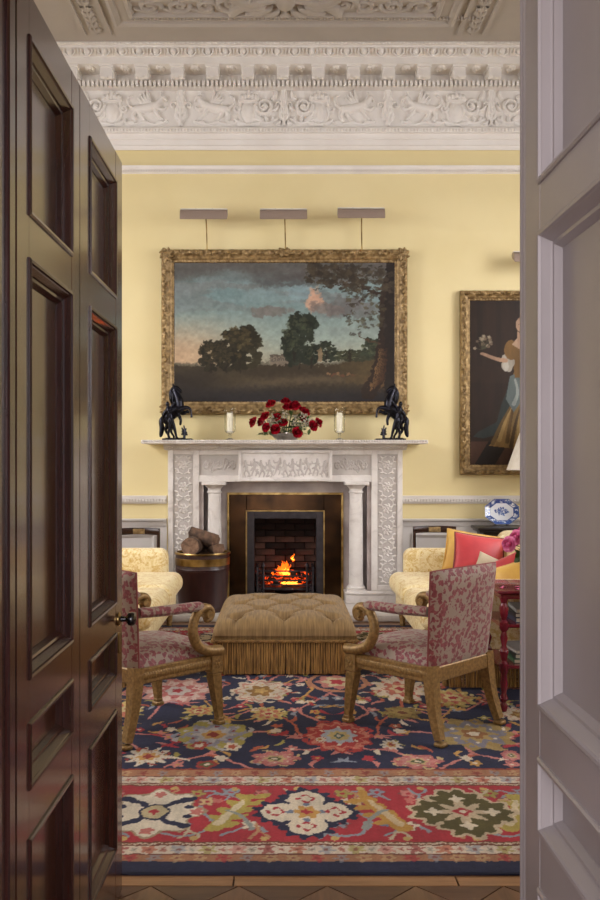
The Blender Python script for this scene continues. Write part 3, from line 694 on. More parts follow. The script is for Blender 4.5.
part('key_plate', prism([(-0.012, -0.035), (0.012, -0.035), (0.016, 0.0), (0.008, 0.03), (-0.008, 0.03), (-0.016, 0.0)], -0.5415, -0.534, 'YZ'), M_BRASS, d1, loc=(0, ky, kz-0.075))
tr = tag(part('trim_5', join(box(-0.605, -0.546, 1.14, 1.815, 0, 2.62, 0.004, 1), box(-0.605, -0.538, 1.770, 1.812, 0, 2.62, 0.004, 1)), M_MAHOGD, smooth=False), 'dark mahogany jamb lining the doorway beside the folding door', 'door jamb', kind='structure')
d2 = thing('door_2', 'pale mauve painted panelled door standing open', 'door', (0, 0, 0), kind='structure')
leaf(d2, 0.483, -1, 1.16, 1.795, 1.285, 1.692, 2.448, M_WHITEDOOR, M_WHITEDOOR, M_WHITEDOOR)
part('edge_bead', join(tube([(0.493, 1.806, 0.01), (0.493, 1.806, 2.446)], 0.011, 10), tube([(0.4935, 1.832, 0.01), (0.4935, 1.832, 2.446)], 0.011, 10), box(0.489, 0.528, 1.795, 1.838, 0.01, 2.446)), M_WHITEDOOR, d2)
tag(part('trim_6', box(0.53, 0.565, 1.14, 1.80, 0, 2.62, 0.004, 1), M_WHITEDOOR, smooth=False), 'painted jamb lining behind the pale door', 'door jamb', kind='structure')

# ================================================================= CHIMNEYPIECE
ST = 0.06                                             # hearth slab top
hs = tag(part('hearth_slab', box(CX-1.36, CX+1.36, 8.05, B-0.002, 0.0, ST, 0.012, 2), M_MARBLE), 'white marble hearth slab in front of the fire', 'hearth')
cp = thing('chimneypiece', 'white marble chimneypiece with carved panels and two columns', 'chimneypiece', (CX, 0, 0))
YP, YPL = 8.78, 8.72                                  # pilaster face, plinth face
for s in (-1, 1):
    def sx(a, b): return (min(s*a, s*b), max(s*a, s*b))
    a, b = sx(0.585, 1.165)
    part('plinth', join(box(a, b, YPL, B, ST, 0.145, 0.006, 1), box(a-0.008, b+0.008, YPL-0.012, B, 0.145, 0.172, 0.010, 2)), M_MARBLE, cp)
    a, b = sx(0.842, 1.145)
    # pilaster: raised margins round a carved field
    f0, f1 = sx(0.90, 1.095)
    gs = [box(a, b, YP+0.022, B, 0.172, 1.548), box(a, f0, YP, YP+0.03, 0.172, 1.548, 0.004, 1), box(f1, b, YP, YP+0.03, 0.172, 1.548, 0.004, 1), box(f0, f1, YP, YP+0.03, 0.172, 0.225, 0.004, 1), box(f0, f1, YP, YP+0.03, 1.505, 1.548, 0.004, 1)]
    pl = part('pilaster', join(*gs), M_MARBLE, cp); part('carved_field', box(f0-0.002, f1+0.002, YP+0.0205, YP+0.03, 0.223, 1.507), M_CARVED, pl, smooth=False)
    R = Relief(0.19, 0.215, 64, 72)
    R.spiral(0, 0, 0.030, 1.5, 0.6, 0.009, s, 0.016); R.blob(0, 0, 0.012, 0.012, 0.018)
    for k in range(7): R.leaf(0.026*math.cos(k*0.9), 0.026*math.sin(k*0.9), k*0.9+0.4, 0.030, 0.013, 0.012, 0.5)
    for q in (-1, 1):
        R.stroke([(q*0.012, 0.107), (q*0.052, 0.078), (q*0.062, 0.035), (q*0.038, 0.010)], 0.006, 0.005, 0.011); R.stroke([(-q*0.012, -0.107), (-q*0.05, -0.082), (-q*0.058, -0.045)], 0.006, 0.004, 0.011)
        for a, b, g, L in ((0.05, 0.08, 0.3, 0.034), (0.062, 0.04, -0.5, 0.030), (0.03, 0.095, 1.4, 0.028), (0.06, -0.05, -0.2, 0.032), (0.045, -0.085, -0.9, 0.03)): R.leaf(q*a, b, g if q > 0 else PI-g, L, 0.012, 0.011, 0.5*q)
    me = mesh('rosette', R.geo(), M_MARBLE, True, 80)
    for z in (0.345, 0.555, 0.765, 0.975, 1.185): link('rosette', me, pl, loc=((f0+f1)/2, YP+0.0200, z), scale=(0.92, 0.8, 0.92))
    link('rosette', me, pl, loc=((f0+f1)/2, YP+0.0200, 1.40), scale=(0.92, 0.8, 0.8))
    # column with base and capital
    c = s*0.695; rr = 0.069
    part('column', lathe([(rr*1.02, 0.215), (rr*1.02, 0.25), (rr, 0.3), (rr*0.97, 0.8), (rr*0.9, 1.14)], 28, (c, YP+0.06, 0)), M_MARBLE, cp)
    part('column_base', join(box(c-0.095, c+0.095, YP-0.035, YP+0.155, 0.172, 0.19), lathe([(0.088, 0.19), (0.094, 0.2), (0.088, 0.212), (0.076, 0.218), (0.074, 0.232)], 28, (c, YP+0.06, 0))), M_MARBLE, cp)
    part('capital', join(lathe([(0.063, 1.125), (0.074, 1.13), (0.074, 1.14), (0.064, 1.145), (0.064, 1.165), (0.08, 1.185), (0.095, 1.2), (0.1, 1.207)], 28, (c, YP+0.06, 0)), box(c-0.118, c+0.118, YP-0.055, YP+0.16, 1.206, 1.236, 0.004, 1)), M_MARBLE, cp)
    # carved frieze field between pilaster and tablet
    R = Relief(0.66, 0.20, 130, 42)
    for i, xx in enumerate((-0.24, 0.0, 0.22)):
        for k in range(8): R.blob(xx+0.034*math.cos(k*PI/4), 0.034*math.sin(k*PI/4), 0.018, 0.018, 0.014)
        R.blob(xx, 0, 0.017, 0.017, 0.02)
    for xx, q in ((-0.12, 1), (0.11, -1)):
        R.stroke([(xx-0.09, 0.0), (xx-0.04, 0.05*q), (xx+0.03, -0.05*q), (xx+0.09, 0.0)], 0.009, hgt=0.013); R.spiral(xx, 0.05*q, 0.035, 1.2, 0, 0.009, q, 0.013)
        for k in range(5): R.leaf(xx-0.07+k*0.035, 0.0, (1 if k % 2 else -1)*(1.0+0.1*k), 0.055, 0.015, 0.012, 0.4)
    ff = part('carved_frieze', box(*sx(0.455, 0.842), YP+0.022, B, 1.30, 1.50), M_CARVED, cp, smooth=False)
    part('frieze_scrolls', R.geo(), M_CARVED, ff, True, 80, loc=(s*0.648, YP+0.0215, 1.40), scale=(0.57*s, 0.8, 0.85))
gs = [box(-0.8415, 0.8415, YP, B, 1.236, 1.30, 0.004, 1), box(-0.8415, 0.8415, YP, B, 1.50, 1.548, 0.004, 1), box(-0.46, 0.46, YP+0.03, B, 1.29, 1.51)]
part('lintel', join(*gs), M_MARBLE, cp)
tb = part('tablet', join(box(-0.455, -0.43, YP-0.045, B, 1.243, 1.548, 0.004, 1), box(0.43, 0.455, YP-0.045, B, 1.243, 1.548, 0.004, 1), box(-0.43, 0.43, YP-0.045, B, 1.243, 1.275, 0.004, 1), box(-0.43, 0.43, YP-0.045, B, 1.518, 1.548, 0.004, 1), box(-0.432, 0.432, YP-0.02, B, 1.27, 1.52)), M_MARBLE, cp)
R = Relief(0.86, 0.24, 240, 68); rs = random.Random(4)   # small figures among foliage
for i in range(11):
    x = -0.385+i*0.077; z = -0.02+rs.uniform(-0.02, 0.02); ln = rs.uniform(-0.02, 0.03); q = rs.choice((-1, 1))
    R.blob(x+ln, z+0.078, 0.010, 0.012, 0.018); R.stroke([(x+ln, z+0.060), (x, z), (x-0.005, z-0.015)], 0.013, 0.012, 0.018); R.stroke([(x, z-0.01), (x-0.022*q, z-0.045), (x-0.012*q, z-0.085)], 0.008, 0.005, 0.013); R.stroke([(x, z-0.01), (x+0.02*q, z-0.05), (x+0.03*q, z-0.085)], 0.008, 0.005, 0.013)
    R.stroke([(x+ln, z+0.05), (x+0.028*q, z+0.035), (x+0.040*q, z+0.06)], 0.006, 0.004, 0.012); R.stroke([(x+ln, z+0.05), (x-0.028*q, z+0.015)], 0.006, 0.004, 0.012, 2)
    for k in range(3): R.leaf(x+0.038, z-0.07+k*0.05, rs.uniform(0, 6.28), 0.035, 0.010, 0.009, 0.5)
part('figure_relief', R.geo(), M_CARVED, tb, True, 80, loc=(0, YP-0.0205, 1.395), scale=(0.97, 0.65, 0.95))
part('bed_moulding', extrude_x([(B, 1.548), (YP-0.01, 1.548), (YP-0.03, 1.562), (YP-0.075, 1.58), (YP-0.09, 1.60), (YP-0.09, 1.606), (B, 1.606)], -1.18, 1.18), M_MARBLE, cp, smooth=False)
gs = []; x = -1.16
while x < 1.16: gs.append(box(x, x+0.014, YP-0.062, YP-0.02, 1.563, 1.582)); x += 0.024
tag(part('mantel_dentils', join(*gs), M_MARBLE, cp, smooth=False), kind='stuff')
YS = 8.575
part('shelf', box(-1.375, 1.362, YS, B, 1.606, 1.642, 0.008, 2), M_MARBLE, cp)
gs = []; x = -1.36
while x < 1.35: gs.append(ball((x, YS, 1.632), (0.011, 0.010, 0.012), 6, 4)); x += 0.0255
tag(part('shelf_beads', join(*gs), M_MARBLE, cp), kind='stuff')
part('recess_panel', wall_with_holes(-0.845, 0.845, ST, 1.24, [(-0.575, 0.575, ST-1, 1.125)], 8.93, B, 'X'), M_MARBLEG, cp, smooth=False)
for s in (-1, 1):
    a, b = sorted((s*0.80, s*0.842)); part('recess_return', box(a, b, YP+0.022, 8.93, 0.172, 1.236), M_MARBLEG, cp, smooth=False)

# fireplace insert
fp = thing('fireplace_insert', 'bronze and cast iron fireplace insert with brass edging and brick lining', 'fireplace', (CX, 0, ST))
def u_frame(x, z, wd, y0, y1, inner=None): return join(box(-x, -x+wd, y0, y1, 0, z, 0.003, 1), box(x-wd, x, y0, y1, 0, z, 0.003, 1), box(-x+wd, x-wd, y0, y1, z-wd, z, 0.003, 1))
part('brass_edging', u_frame(0.577, 1.068, 0.022, 8.915, 8.96), M_BRASS, fp)
part('bronze_slip', u_frame(0.556, 1.047, 0.172, 8.935, 8.965), M_BRONZE, fp)
part('brass_inner_edging', u_frame(0.392, 0.892, 0.014, 8.92, 8.97), M_BRASS, fp)
part('iron_frame', u_frame(0.379, 0.879, 0.072, 8.93, 9.0), M_IRONF, fp)
part('firebox', join(box(-0.40, 0.40, 9.46, 9.50, 0, 0.98), box(-0.42, -0.39, 9.0, 9.5, 0, 0.98), box(0.39, 0.42, 9.0, 9.5, 0, 0.98), box(-0.42, 0.42, 9.0, 9.5, 0.95, 1.0), box(-0.40, 0.40, 9.0, 9.5, -0.06, 0.0)), M_SOOT, fp, smooth=False)
bh, bw = 0.066, 0.205
bk = [mesh('brick', box(-bw/2+0.004, bw/2-0.004, -0.03, 0.03, 0.004, bh-0.004, 0.004, 1), M_PALEBRICK, False)]
M_SB = plain('sooty_brick', (54, 42, 38), (30, 24, 22), 0.92, scale=7, bump=0.5, bscale=50)
bks = mesh('brick', box(-bw/2+0.004, bw/2-0.004, -0.03, 0.03, 0.004, bh-0.004, 0.004, 1), M_SB, False)
bkh = mesh('brick', box(-bw/4+0.004, bw/4-0.004, -0.03, 0.03, 0.004, bh-0.004, 0.004, 1), M_PALEBRICK, False)
bkhs = mesh('brick', box(-bw/4+0.004, bw/4-0.004, -0.03, 0.03, 0.004, bh-0.004, 0.004, 1), M_SB, False)
rb = random.Random(3)
for r in range(13):
    z = r*bh
    xs = [(-0.257+bw*i, 1) for i in range(4)] if r % 2 else [(-0.308, 2)]+[(-0.154+bw*i, 1) for i in range(3)]
    xs = [(-0.3075, 1), (-0.1025, 1), (0.1025, 1), (0.3075, 1)] if r % 2 else [(-0.359, 2), (-0.205, 1), (0.0, 1), (0.205, 1), (0.359, 2)]
    for x, kk in xs:
        sooty = r > 8 or (abs(x) < 0.2 and rb.random() < 0.55)
        link('brick', (bks if sooty else bk[0]) if kk == 1 else (bkhs if sooty else bkh), fp, loc=(x, 9.43+rb.uniform(-0.003, 0.003), z))
    for s in (-1, 1):
        for y in ((9.10, 9.305) if r % 2 else (9.0+0.05+0.15, 9.0+0.15+0.205+0.05-0.05)):
            link('brick', bks if r > 8 else bk[0], fp, loc=(s*0.365, y, z), rot=(0, 0, PI/2))
# grate with bars
gr = thing('fire_grate', 'black iron fire grate with front bars in the fireplace', 'fire grate', (CX, 0, ST))
for z in (0.09, 0.135, 0.18, 0.225, 0.275):
    part('bar', tube([(-0.275, 9.06, z), (-0.1, 9.03, z), (0.1, 9.03, z), (0.275, 9.06, z)], 0.0085, 8), M_IRON, gr)
for s in (-1, 1):
    part('upright', lathe([(0.02, 0.0), (0.02, 0.02), (0.012, 0.03), (0.012, 0.3), (0.02, 0.31), (0.022, 0.33), (0.012, 0.35), (0.004, 0.36)], 10, (s*0.22, 9.05, 0)), M_IRON, gr)
    part('cheek', box(s*0.28-0.012, s*0.28+0.012, 9.02, 9.36, 0.0, 0.32, 0.006, 1), M_IRON, gr)
part('basket_floor', join(*[box(-0.27, 0.27, 9.08+i*0.045, 9.10+i*0.045, 0.09, 0.105) for i in range(6)], box(-0.26, -0.24, 9.07, 9.34, 0.0, 0.09), box(0.24, 0.26, 9.07, 9.34, 0.0, 0.09)), M_IRON, gr, smooth=False)
for lab, pts, r in (('glowing log lying across the back of the fire grate', [(-0.2, 9.25, 0.15), (0.0, 9.22, 0.16), (0.2, 9.26, 0.155)], 0.045),
                    ('glowing log leaning at the front of the fire grate', [(-0.17, 9.12, 0.145), (0.17, 9.14, 0.15)], 0.036),
                    ('charred log propped on top of the burning logs', [(-0.12, 9.26, 0.235), (0.12, 9.17, 0.232)], 0.036),
                    ('small ember lump at the end of the fire grate', [(0.16, 9.17, 0.225), (0.23, 9.2, 0.215)], 0.03)):
    o = part('burning_log', tube(spline([(a+CX, b, c+ST) for a, b, c in pts], 4), [r*0.92, r*1.05, r, r*1.04, r*0.9], 10), M_EMBER); tag(o, lab, 'log', 'burning logs in the grate')
def flame(c, h, r, sway):
    pr = [(0.0, 0.0), (0.7, 0.12), (1.0, 0.28), (0.85, 0.45), (0.55, 0.65), (0.25, 0.85), (0.02, 1.0)]
    g = lathe([(r*a+0.001, h*b) for a, b in pr], 10)
    return [(c[0]+x+sway*(z/h)**2+0.012*math.sin(9*z/h), c[1]+y*0.6, c[2]+z) for x, y, z in g[0]], g[1]
ro = random.Random(9); gs = []; gc = []
for k in range(16):
    x = ro.gauss(0.0, 0.055); h = max(0.05, 0.185-1.1*abs(x))*ro.uniform(0.6, 1.05); r = ro.uniform(0.011, 0.021)
    gs.append(flame((x+CX, 9.15+0.09*ro.random(), ST+0.215), h, r, ro.uniform(-0.03, 0.03)))
    if k % 2 == 0: gc.append(flame((x*0.8+CX, 9.12+0.05*ro.random(), ST+0.22), h*0.5, r*0.75, ro.uniform(-0.015, 0.015)))
gs.append(flame((0.075+CX, 9.2, ST+0.35), 0.085, 0.017, 0.01)); gc.append(flame((0.075+CX, 9.18, ST+0.365), 0.04, 0.010, 0.0))
for x in (-0.02, 0.025, 0.06, 0.10): gc.append(flame((x+CX, 9.07, ST+0.135), 0.035, 0.022, 0.012))
f = thing('fire', 'orange flames rising from the logs in the grate', 'fire', (0, 0, 0), kind='stuff')
part('flames', join(*gs), M_FLAME, f); part('flame_cores', join(*gc), M_FLAMEC, f)

# ================================================================= PICTURES
def frame_geo(W, H, wd, prof, side, seed, orn):       # one mitred rail; prof(t) out; orn depth of carving
    L = W if side in (0, 2) else H; nl = int(L/0.008); nt = 20
    s = np.linspace(0, 1, nl); t = np.linspace(0, 1, nt); S_, T = np.meshgrid(s, t)
    a = S_*(L-2*wd*T)+wd*T; base = np.interp(T, *zip(*prof))
    car = np.exp(-((T-0.30)/0.22)**2)
    q = a/0.062; bump = car*orn*(0.9*np.abs(np.sin(PI*q+5*T))*np.abs(np.cos(PI*q*0.5-7*T))+1.1*fbm(a*75+seed*9, T*11+seed, 2, seed)-0.75)
    bead = np.exp(-((T-0.88)/0.07)**2)*0.005*np.cos(2*PI*a/0.03)
    Z = base+bump+bead
    if side == 0: x, z = a-W/2, T*wd
    elif side == 2: x, z = W/2-a, H-T*wd
    elif side == 1: x, z = W/2-T*wd, a
    else: x, z = -W/2+T*wd, H-a
    return gridgeo(np.stack([x, -Z, z], 2))
FPROF = [(0, 0.0), (0.02, 0.045), (0.12, 0.065), (0.35, 0.075), (0.55, 0.05), (0.7, 0.045), (0.78, 0.03), (0.9, 0.03), (1.0, 0.008)]
def picture(name, lab, cat, x0, x1, z0, z1, wd, canvas_fn, nx, ny, orn, prof=FPROF, corners=True):
    W, H = x1-x0, z1-z0; t = thing(name, lab, cat, ((x0+x1)/2, B-0.012, z0))
    fr = []
    for k in range(4): fr.append(part('frame_rail', frame_geo(W, H, wd, prof, k, k+3, orn), M_GILT, t, True, 60))
    part('frame_back', join(box(-W/2+0.004, W/2-0.004, -0.02, 0.008, 0.004, H-0.004)), M_DARKW, t, smooth=False)
    u = np.linspace(-W/2+wd*0.97, W/2-wd*0.97, nx); v = np.linspace(wd*0.97, H-wd*0.97, ny); p = canvas_fn(u, v)
    A = np.stack([p.U, np.full_like(p.U, -0.0225), p.V], 2); link('canvas', gridmesh('canvas', A, M_CANVAS, p.C), t)
    if corners:
        R = Relief(0.3, 0.3, 50, 50)
        for a in np.linspace(0, 2*PI, 9)[:-1]: R.leaf(0, 0, a, 0.11, 0.03, 0.03, 0.5)
        R.blob(0, 0, 0.035, 0.035, 0.04)
        me = mesh('corner_ornament', R.geo(), M_GILT, True, 80)
        for sx_ in (-1, 1):
            for zz in (wd*0.42, H-wd*0.42): link('corner_ornament', me, t, loc=(sx_*(W/2-wd*0.42), -0.062, zz), scale=(0.62,)*3)
        link('centre_ornament', me, t, loc=(0, -0.062, H-wd*0.30), scale=(0.9, 1, 0.45))
    return t
def landscape(u, v):
    p = Paint(u, v, (60, 60, 60)); W = (u[-1]-u[0]); H = (v[-1]-v[0]); X = (p.U-u[0])/W; Y = 1-(p.V-v[0])/H     # 0..1 from the top left
    def put(m, c): p.C[:] = p.C*(1-m[..., None])+np.array(c)/255.0*m[..., None]
    def sm(a, b, x): t = np.clip((x-a)/(b-a), 0, 1); return t*t*(3-2*t)
    n1 = fbm(X*4, Y*9, 5, 2); n2 = fbm(X*9+3, Y*14, 5, 8); n3 = fbm(X*60, Y*44, 3, 5); n4 = fbm(X*3+5, Y*12, 5, 12)
    put(np.ones_like(X), (98, 124, 130)); put(sm(0.2, 0.6, Y)*0.85, (134, 150, 144)); put(sm(0.5, 0.74, Y)*0.55, (152, 138, 112))
    put(sm(0.50, 0.0, X)*sm(0.30, 0.66, Y)*0.75, (186, 146, 110)); put(sm(0.42, 0.6, n1)*sm(0.55, 0.1, Y)*0.55, (122, 144, 152))
    put(sm(0.46, 0.60, n4)*sm(0.62, 0.1, Y)*0.55, (104, 102, 104))
    put(sm(0.17, 0.03, Y+0.16*(n1-0.5))*0.85, (78, 72, 70)); put(sm(0.07, 0.0, np.abs(Y-0.12+0.16*(n2-0.5)))*sm(0.85, 0.55, X)*sm(0.2, 0.45, X)*0.7, (72, 68, 70))
    put(sm(0.50, 0.62, n2)*sm(0.5, 0.85, X)*sm(0.62, 0.15, Y)*0.7, (84, 80, 84))
    cache = {}
    def nb(seed):
        seed %= 9
        if seed not in cache: cache[seed] = fbm(X*26+seed*3.3, Y*18, 4, seed+20)-0.5
        return cache[seed]
    def blob(cx, cy, rx, ry, c, al, k=0.9, seed=0):
        i0, i1 = np.searchsorted(p.u, [u[0]+(cx-rx*1.6)*W, u[0]+(cx+rx*1.6)*W]); j0, j1 = np.searchsorted(p.v, [v[0]+(1-cy-ry*1.6)*H, v[0]+(1-cy+ry*1.6)*H]); sl = (slice(j0, j1), slice(i0, i1))
        if X[sl].size == 0: return
        d = np.hypot((X[sl]-cx)/rx, (Y[sl]-cy)/ry)+k*nb(seed)[sl]; m = (sm(1.0, 0.7, d)*al)[..., None]; p.C[sl] = p.C[sl]*(1-m)+np.array(c)/255.0*m
    blob(0.44, 0.35, 0.10, 0.05, (104, 94, 92), 0.7, 1, 3); blob(0.635, 0.27, 0.045, 0.085, (190, 142, 116), 0.85, 1.2, 6); blob(0.70, 0.33, 0.08, 0.05, (122, 104, 98), 0.7, 1.2, 4); blob(0.80, 0.32, 0.16, 0.08, (92, 88, 90), 0.6, 1.2, 8); blob(0.56, 0.22, 0.06, 0.06, (112, 140, 154), 0.5, 1, 2)
    # land
    hz = 0.735+0.010*np.sin(X*9)-0.10*sm(0.66, 1.0, X)+0.02*(n2-0.5); land = sm(0, 0.012, Y-hz)
    put(sm(-0.006, 0.01, Y-(hz-0.016))*0.85, (82, 78, 66)); put(land, (54, 46, 34))
    put(land*sm(0.42, 0.68, n2)*0.45, (70, 60, 42)); put(land*sm(0.58, 0.95, X)*sm(0.93, 0.74, Y)*0.55, (92, 74, 42))
    put(sm(0.055, 0.0, np.abs(Y-0.865-0.03*np.sin(X*5+1)+0.05*(n1-.5)))*sm(0.12, 0.42, X)*sm(0.98, 0.7, X)*0.6, (92, 78, 60))
    put(sm(0.86, 0.97, Y+0.10*(n2-0.5))*0.85, (36, 34, 38)); put(sm(0.28, 0.0, X+0.1*(n2-.5))*sm(0.74, 0.86, Y)*0.75, (38, 32, 29))
    # house and folly
    m = ((X > 0.435) & (X < 0.525) & (Y > 0.672) & (Y < 0.735)).astype(float); put(m*0.9, (106, 94, 82)); put(((X > 0.432) & (X < 0.528) & (Y > 0.664) & (Y < 0.676)).astype(float), (80, 72, 64))
    for i in range(8): put(((np.abs(X-0.445-i*0.0105) < 0.003) & (np.abs(Y-0.70) < 0.012)).astype(float)*0.6, (66, 58, 54))
    def tree(cx, top, bot, rx, c1, c2, seed):
        h = bot-top; rr = random.Random(seed)
        for i in range(70):
            t = rr.random(); yy = top+h*0.08+h*0.80*t; spread = rx*(0.25+0.8*math.sin(PI*min(1, t*0.72+0.16))); k = 0.75+0.4*rr.random()
            blob(cx+rr.uniform(-1, 1)*spread, yy, rx*0.26, h*0.085, tuple(a*k for a in c1), 0.95, 1.3, rr.randint(0, 8))
        for i in range(46):
            t = rr.random(); spread = rx*(0.25+0.7*math.sin(PI*min(1, t*0.72+0.16))); blob(cx-rx*0.12+rr.uniform(-1, 0.7)*spread, top+h*(0.07+0.6*t), rx*0.13, h*0.04, c2, 0.5, 1.6, rr.randint(0, 8))
        put(((np.abs(X-cx) < 0.005) & (Y > bot-0.09) & (Y < bot)).astype(float)*0.7, (36, 29, 23))
    tree(0.80, 0.63, 0.72, 0.10, (48, 52, 38), (66, 68, 44), 51); tree(0.92, 0.54, 0.71, 0.06, (48, 56, 42), (70, 74, 50), 61)
    tree(0.165, 0.555, 0.80, 0.05, (42, 38, 26), (66, 56, 34), 11); tree(0.30, 0.445, 0.80, 0.09, (44, 40, 26), (80, 68, 40), 21); tree(0.235, 0.57, 0.80, 0.05, (42, 38, 26), (66, 58, 36), 12)
    tree(0.57, 0.345, 0.77, 0.075, (38, 44, 34), (66, 72, 50), 31); tree(0.545, 0.47, 0.72, 0.05, (38, 44, 34), (62, 68, 46), 33); tree(0.69, 0.56, 0.72, 0.04, (38, 44, 34), (58, 62, 42), 41); tree(0.625, 0.58, 0.76, 0.03, (36, 42, 32), (56, 60, 40), 43)
    put(((X > 0.655) & (X < 0.672) & (Y > 0.635) & (Y < 0.715)).astype(float)*0.9, (126, 106, 80)); blob(0.6635, 0.635, 0.010, 0.03, (116, 98, 74), 0.9, 0, 1)
    for i in range(6): blob(0.70+i*0.022, 0.80+0.01*(i % 2), 0.010, 0.012, (96, 58, 40) if i % 2 else (128, 94, 64), 0.75, 0.6, i)
    blob(0.955, 0.83, 0.09, 0.12, (88, 64, 38), 0.8, 0.8, 3); blob(0.84, 0.84, 0.08, 0.04, (80, 64, 40), 0.6, 0.8, 5)
    # leaning trunk, limbs and leaves at the right
    def limb(pts, r0, r1, c): p.line([(u[0]+a*W, v[0]+(1-b)*H) for a, b in pts], r0, r1, c)
    limb([(0.885, 0.93), (0.925, 0.80), (0.95, 0.62), (0.962, 0.42), (0.958, 0.25), (0.985, 0.08)], 0.08, 0.05, (44, 33, 27)); limb([(0.99, 0.95), (0.985, 0.5), (0.99, 0.0)], 0.08, 0.055, (36, 29, 26))
    for a in range(6): limb([(0.888+a*0.010, 0.92-0.01*a), (0.918+a*0.008, 0.77), (0.935+a*0.006, 0.62)], 0.007, 0.003, (104-8*a, 76-7*a, 46-4*a))
    limb([(0.96, 0.22), (0.88, 0.20), (0.82, 0.09), (0.76, 0.06), (0.72, 0.0)], 0.020, 0.007, (46, 35, 29)); limb([(0.88, 0.20), (0.80, 0.16), (0.70, 0.17), (0.63, 0.20)], 0.010, 0.003, (52, 40, 32)); limb([(0.93, 0.58), (0.86, 0.55), (0.83, 0.50)], 0.010, 0.003, (74, 54, 38)); limb([(0.90, 0.2), (0.84, 0.28), (0.78, 0.3)], 0.007, 0.002, (52, 40, 32))
    rr = random.Random(5)
    for i in range(320):
        t = rr.random()**0.8; cx = 1.0-0.40*t; cy = 0.0+0.22*rr.random()*(1-0.4*t)+0.10*(1-t)*rr.random(); q = rr.uniform(-10, 18); blob(cx, cy, 0.014, 0.013, (54+q, 47+q*0.8, 38+q*0.5), 0.75, 2.0, i % 9)
    for i in range(70): q = rr.uniform(-8, 14); blob(0.78+0.18*rr.random(), 0.22+0.30*rr.random(), 0.011, 0.011, (60+q, 54+q, 44), 0.65, 2.0, i % 9)
    iu = np.clip(np.arange(len(u))[None, :]+((fbm(X*90, Y*60, 3, 31)-0.5)*13).astype(int), 0, len(u)-1); iv = np.clip(np.arange(len(v))[:, None]+((fbm(X*90+9, Y*60, 3, 32)-0.5)*13).astype(int), 0, len(v)-1)
    p.C = p.C[iv, iu]; p.C *= (0.92+0.22*n3)[..., None]*np.array((1.05, 1.04, 1.0)); g_ = p.C.mean(axis=2, keepdims=True); p.C = g_+(p.C-g_)*0.82; return p
PX0, PX1, PZ0, PZ1 = -1.222, 1.250, 1.902, 3.560
picture('landscape_painting', 'wide landscape painting of trees at dusk in a carved gilt frame', 'painting', PX0, PX1, PZ0, PZ1, 0.140, landscape, 460, 300, 0.026)
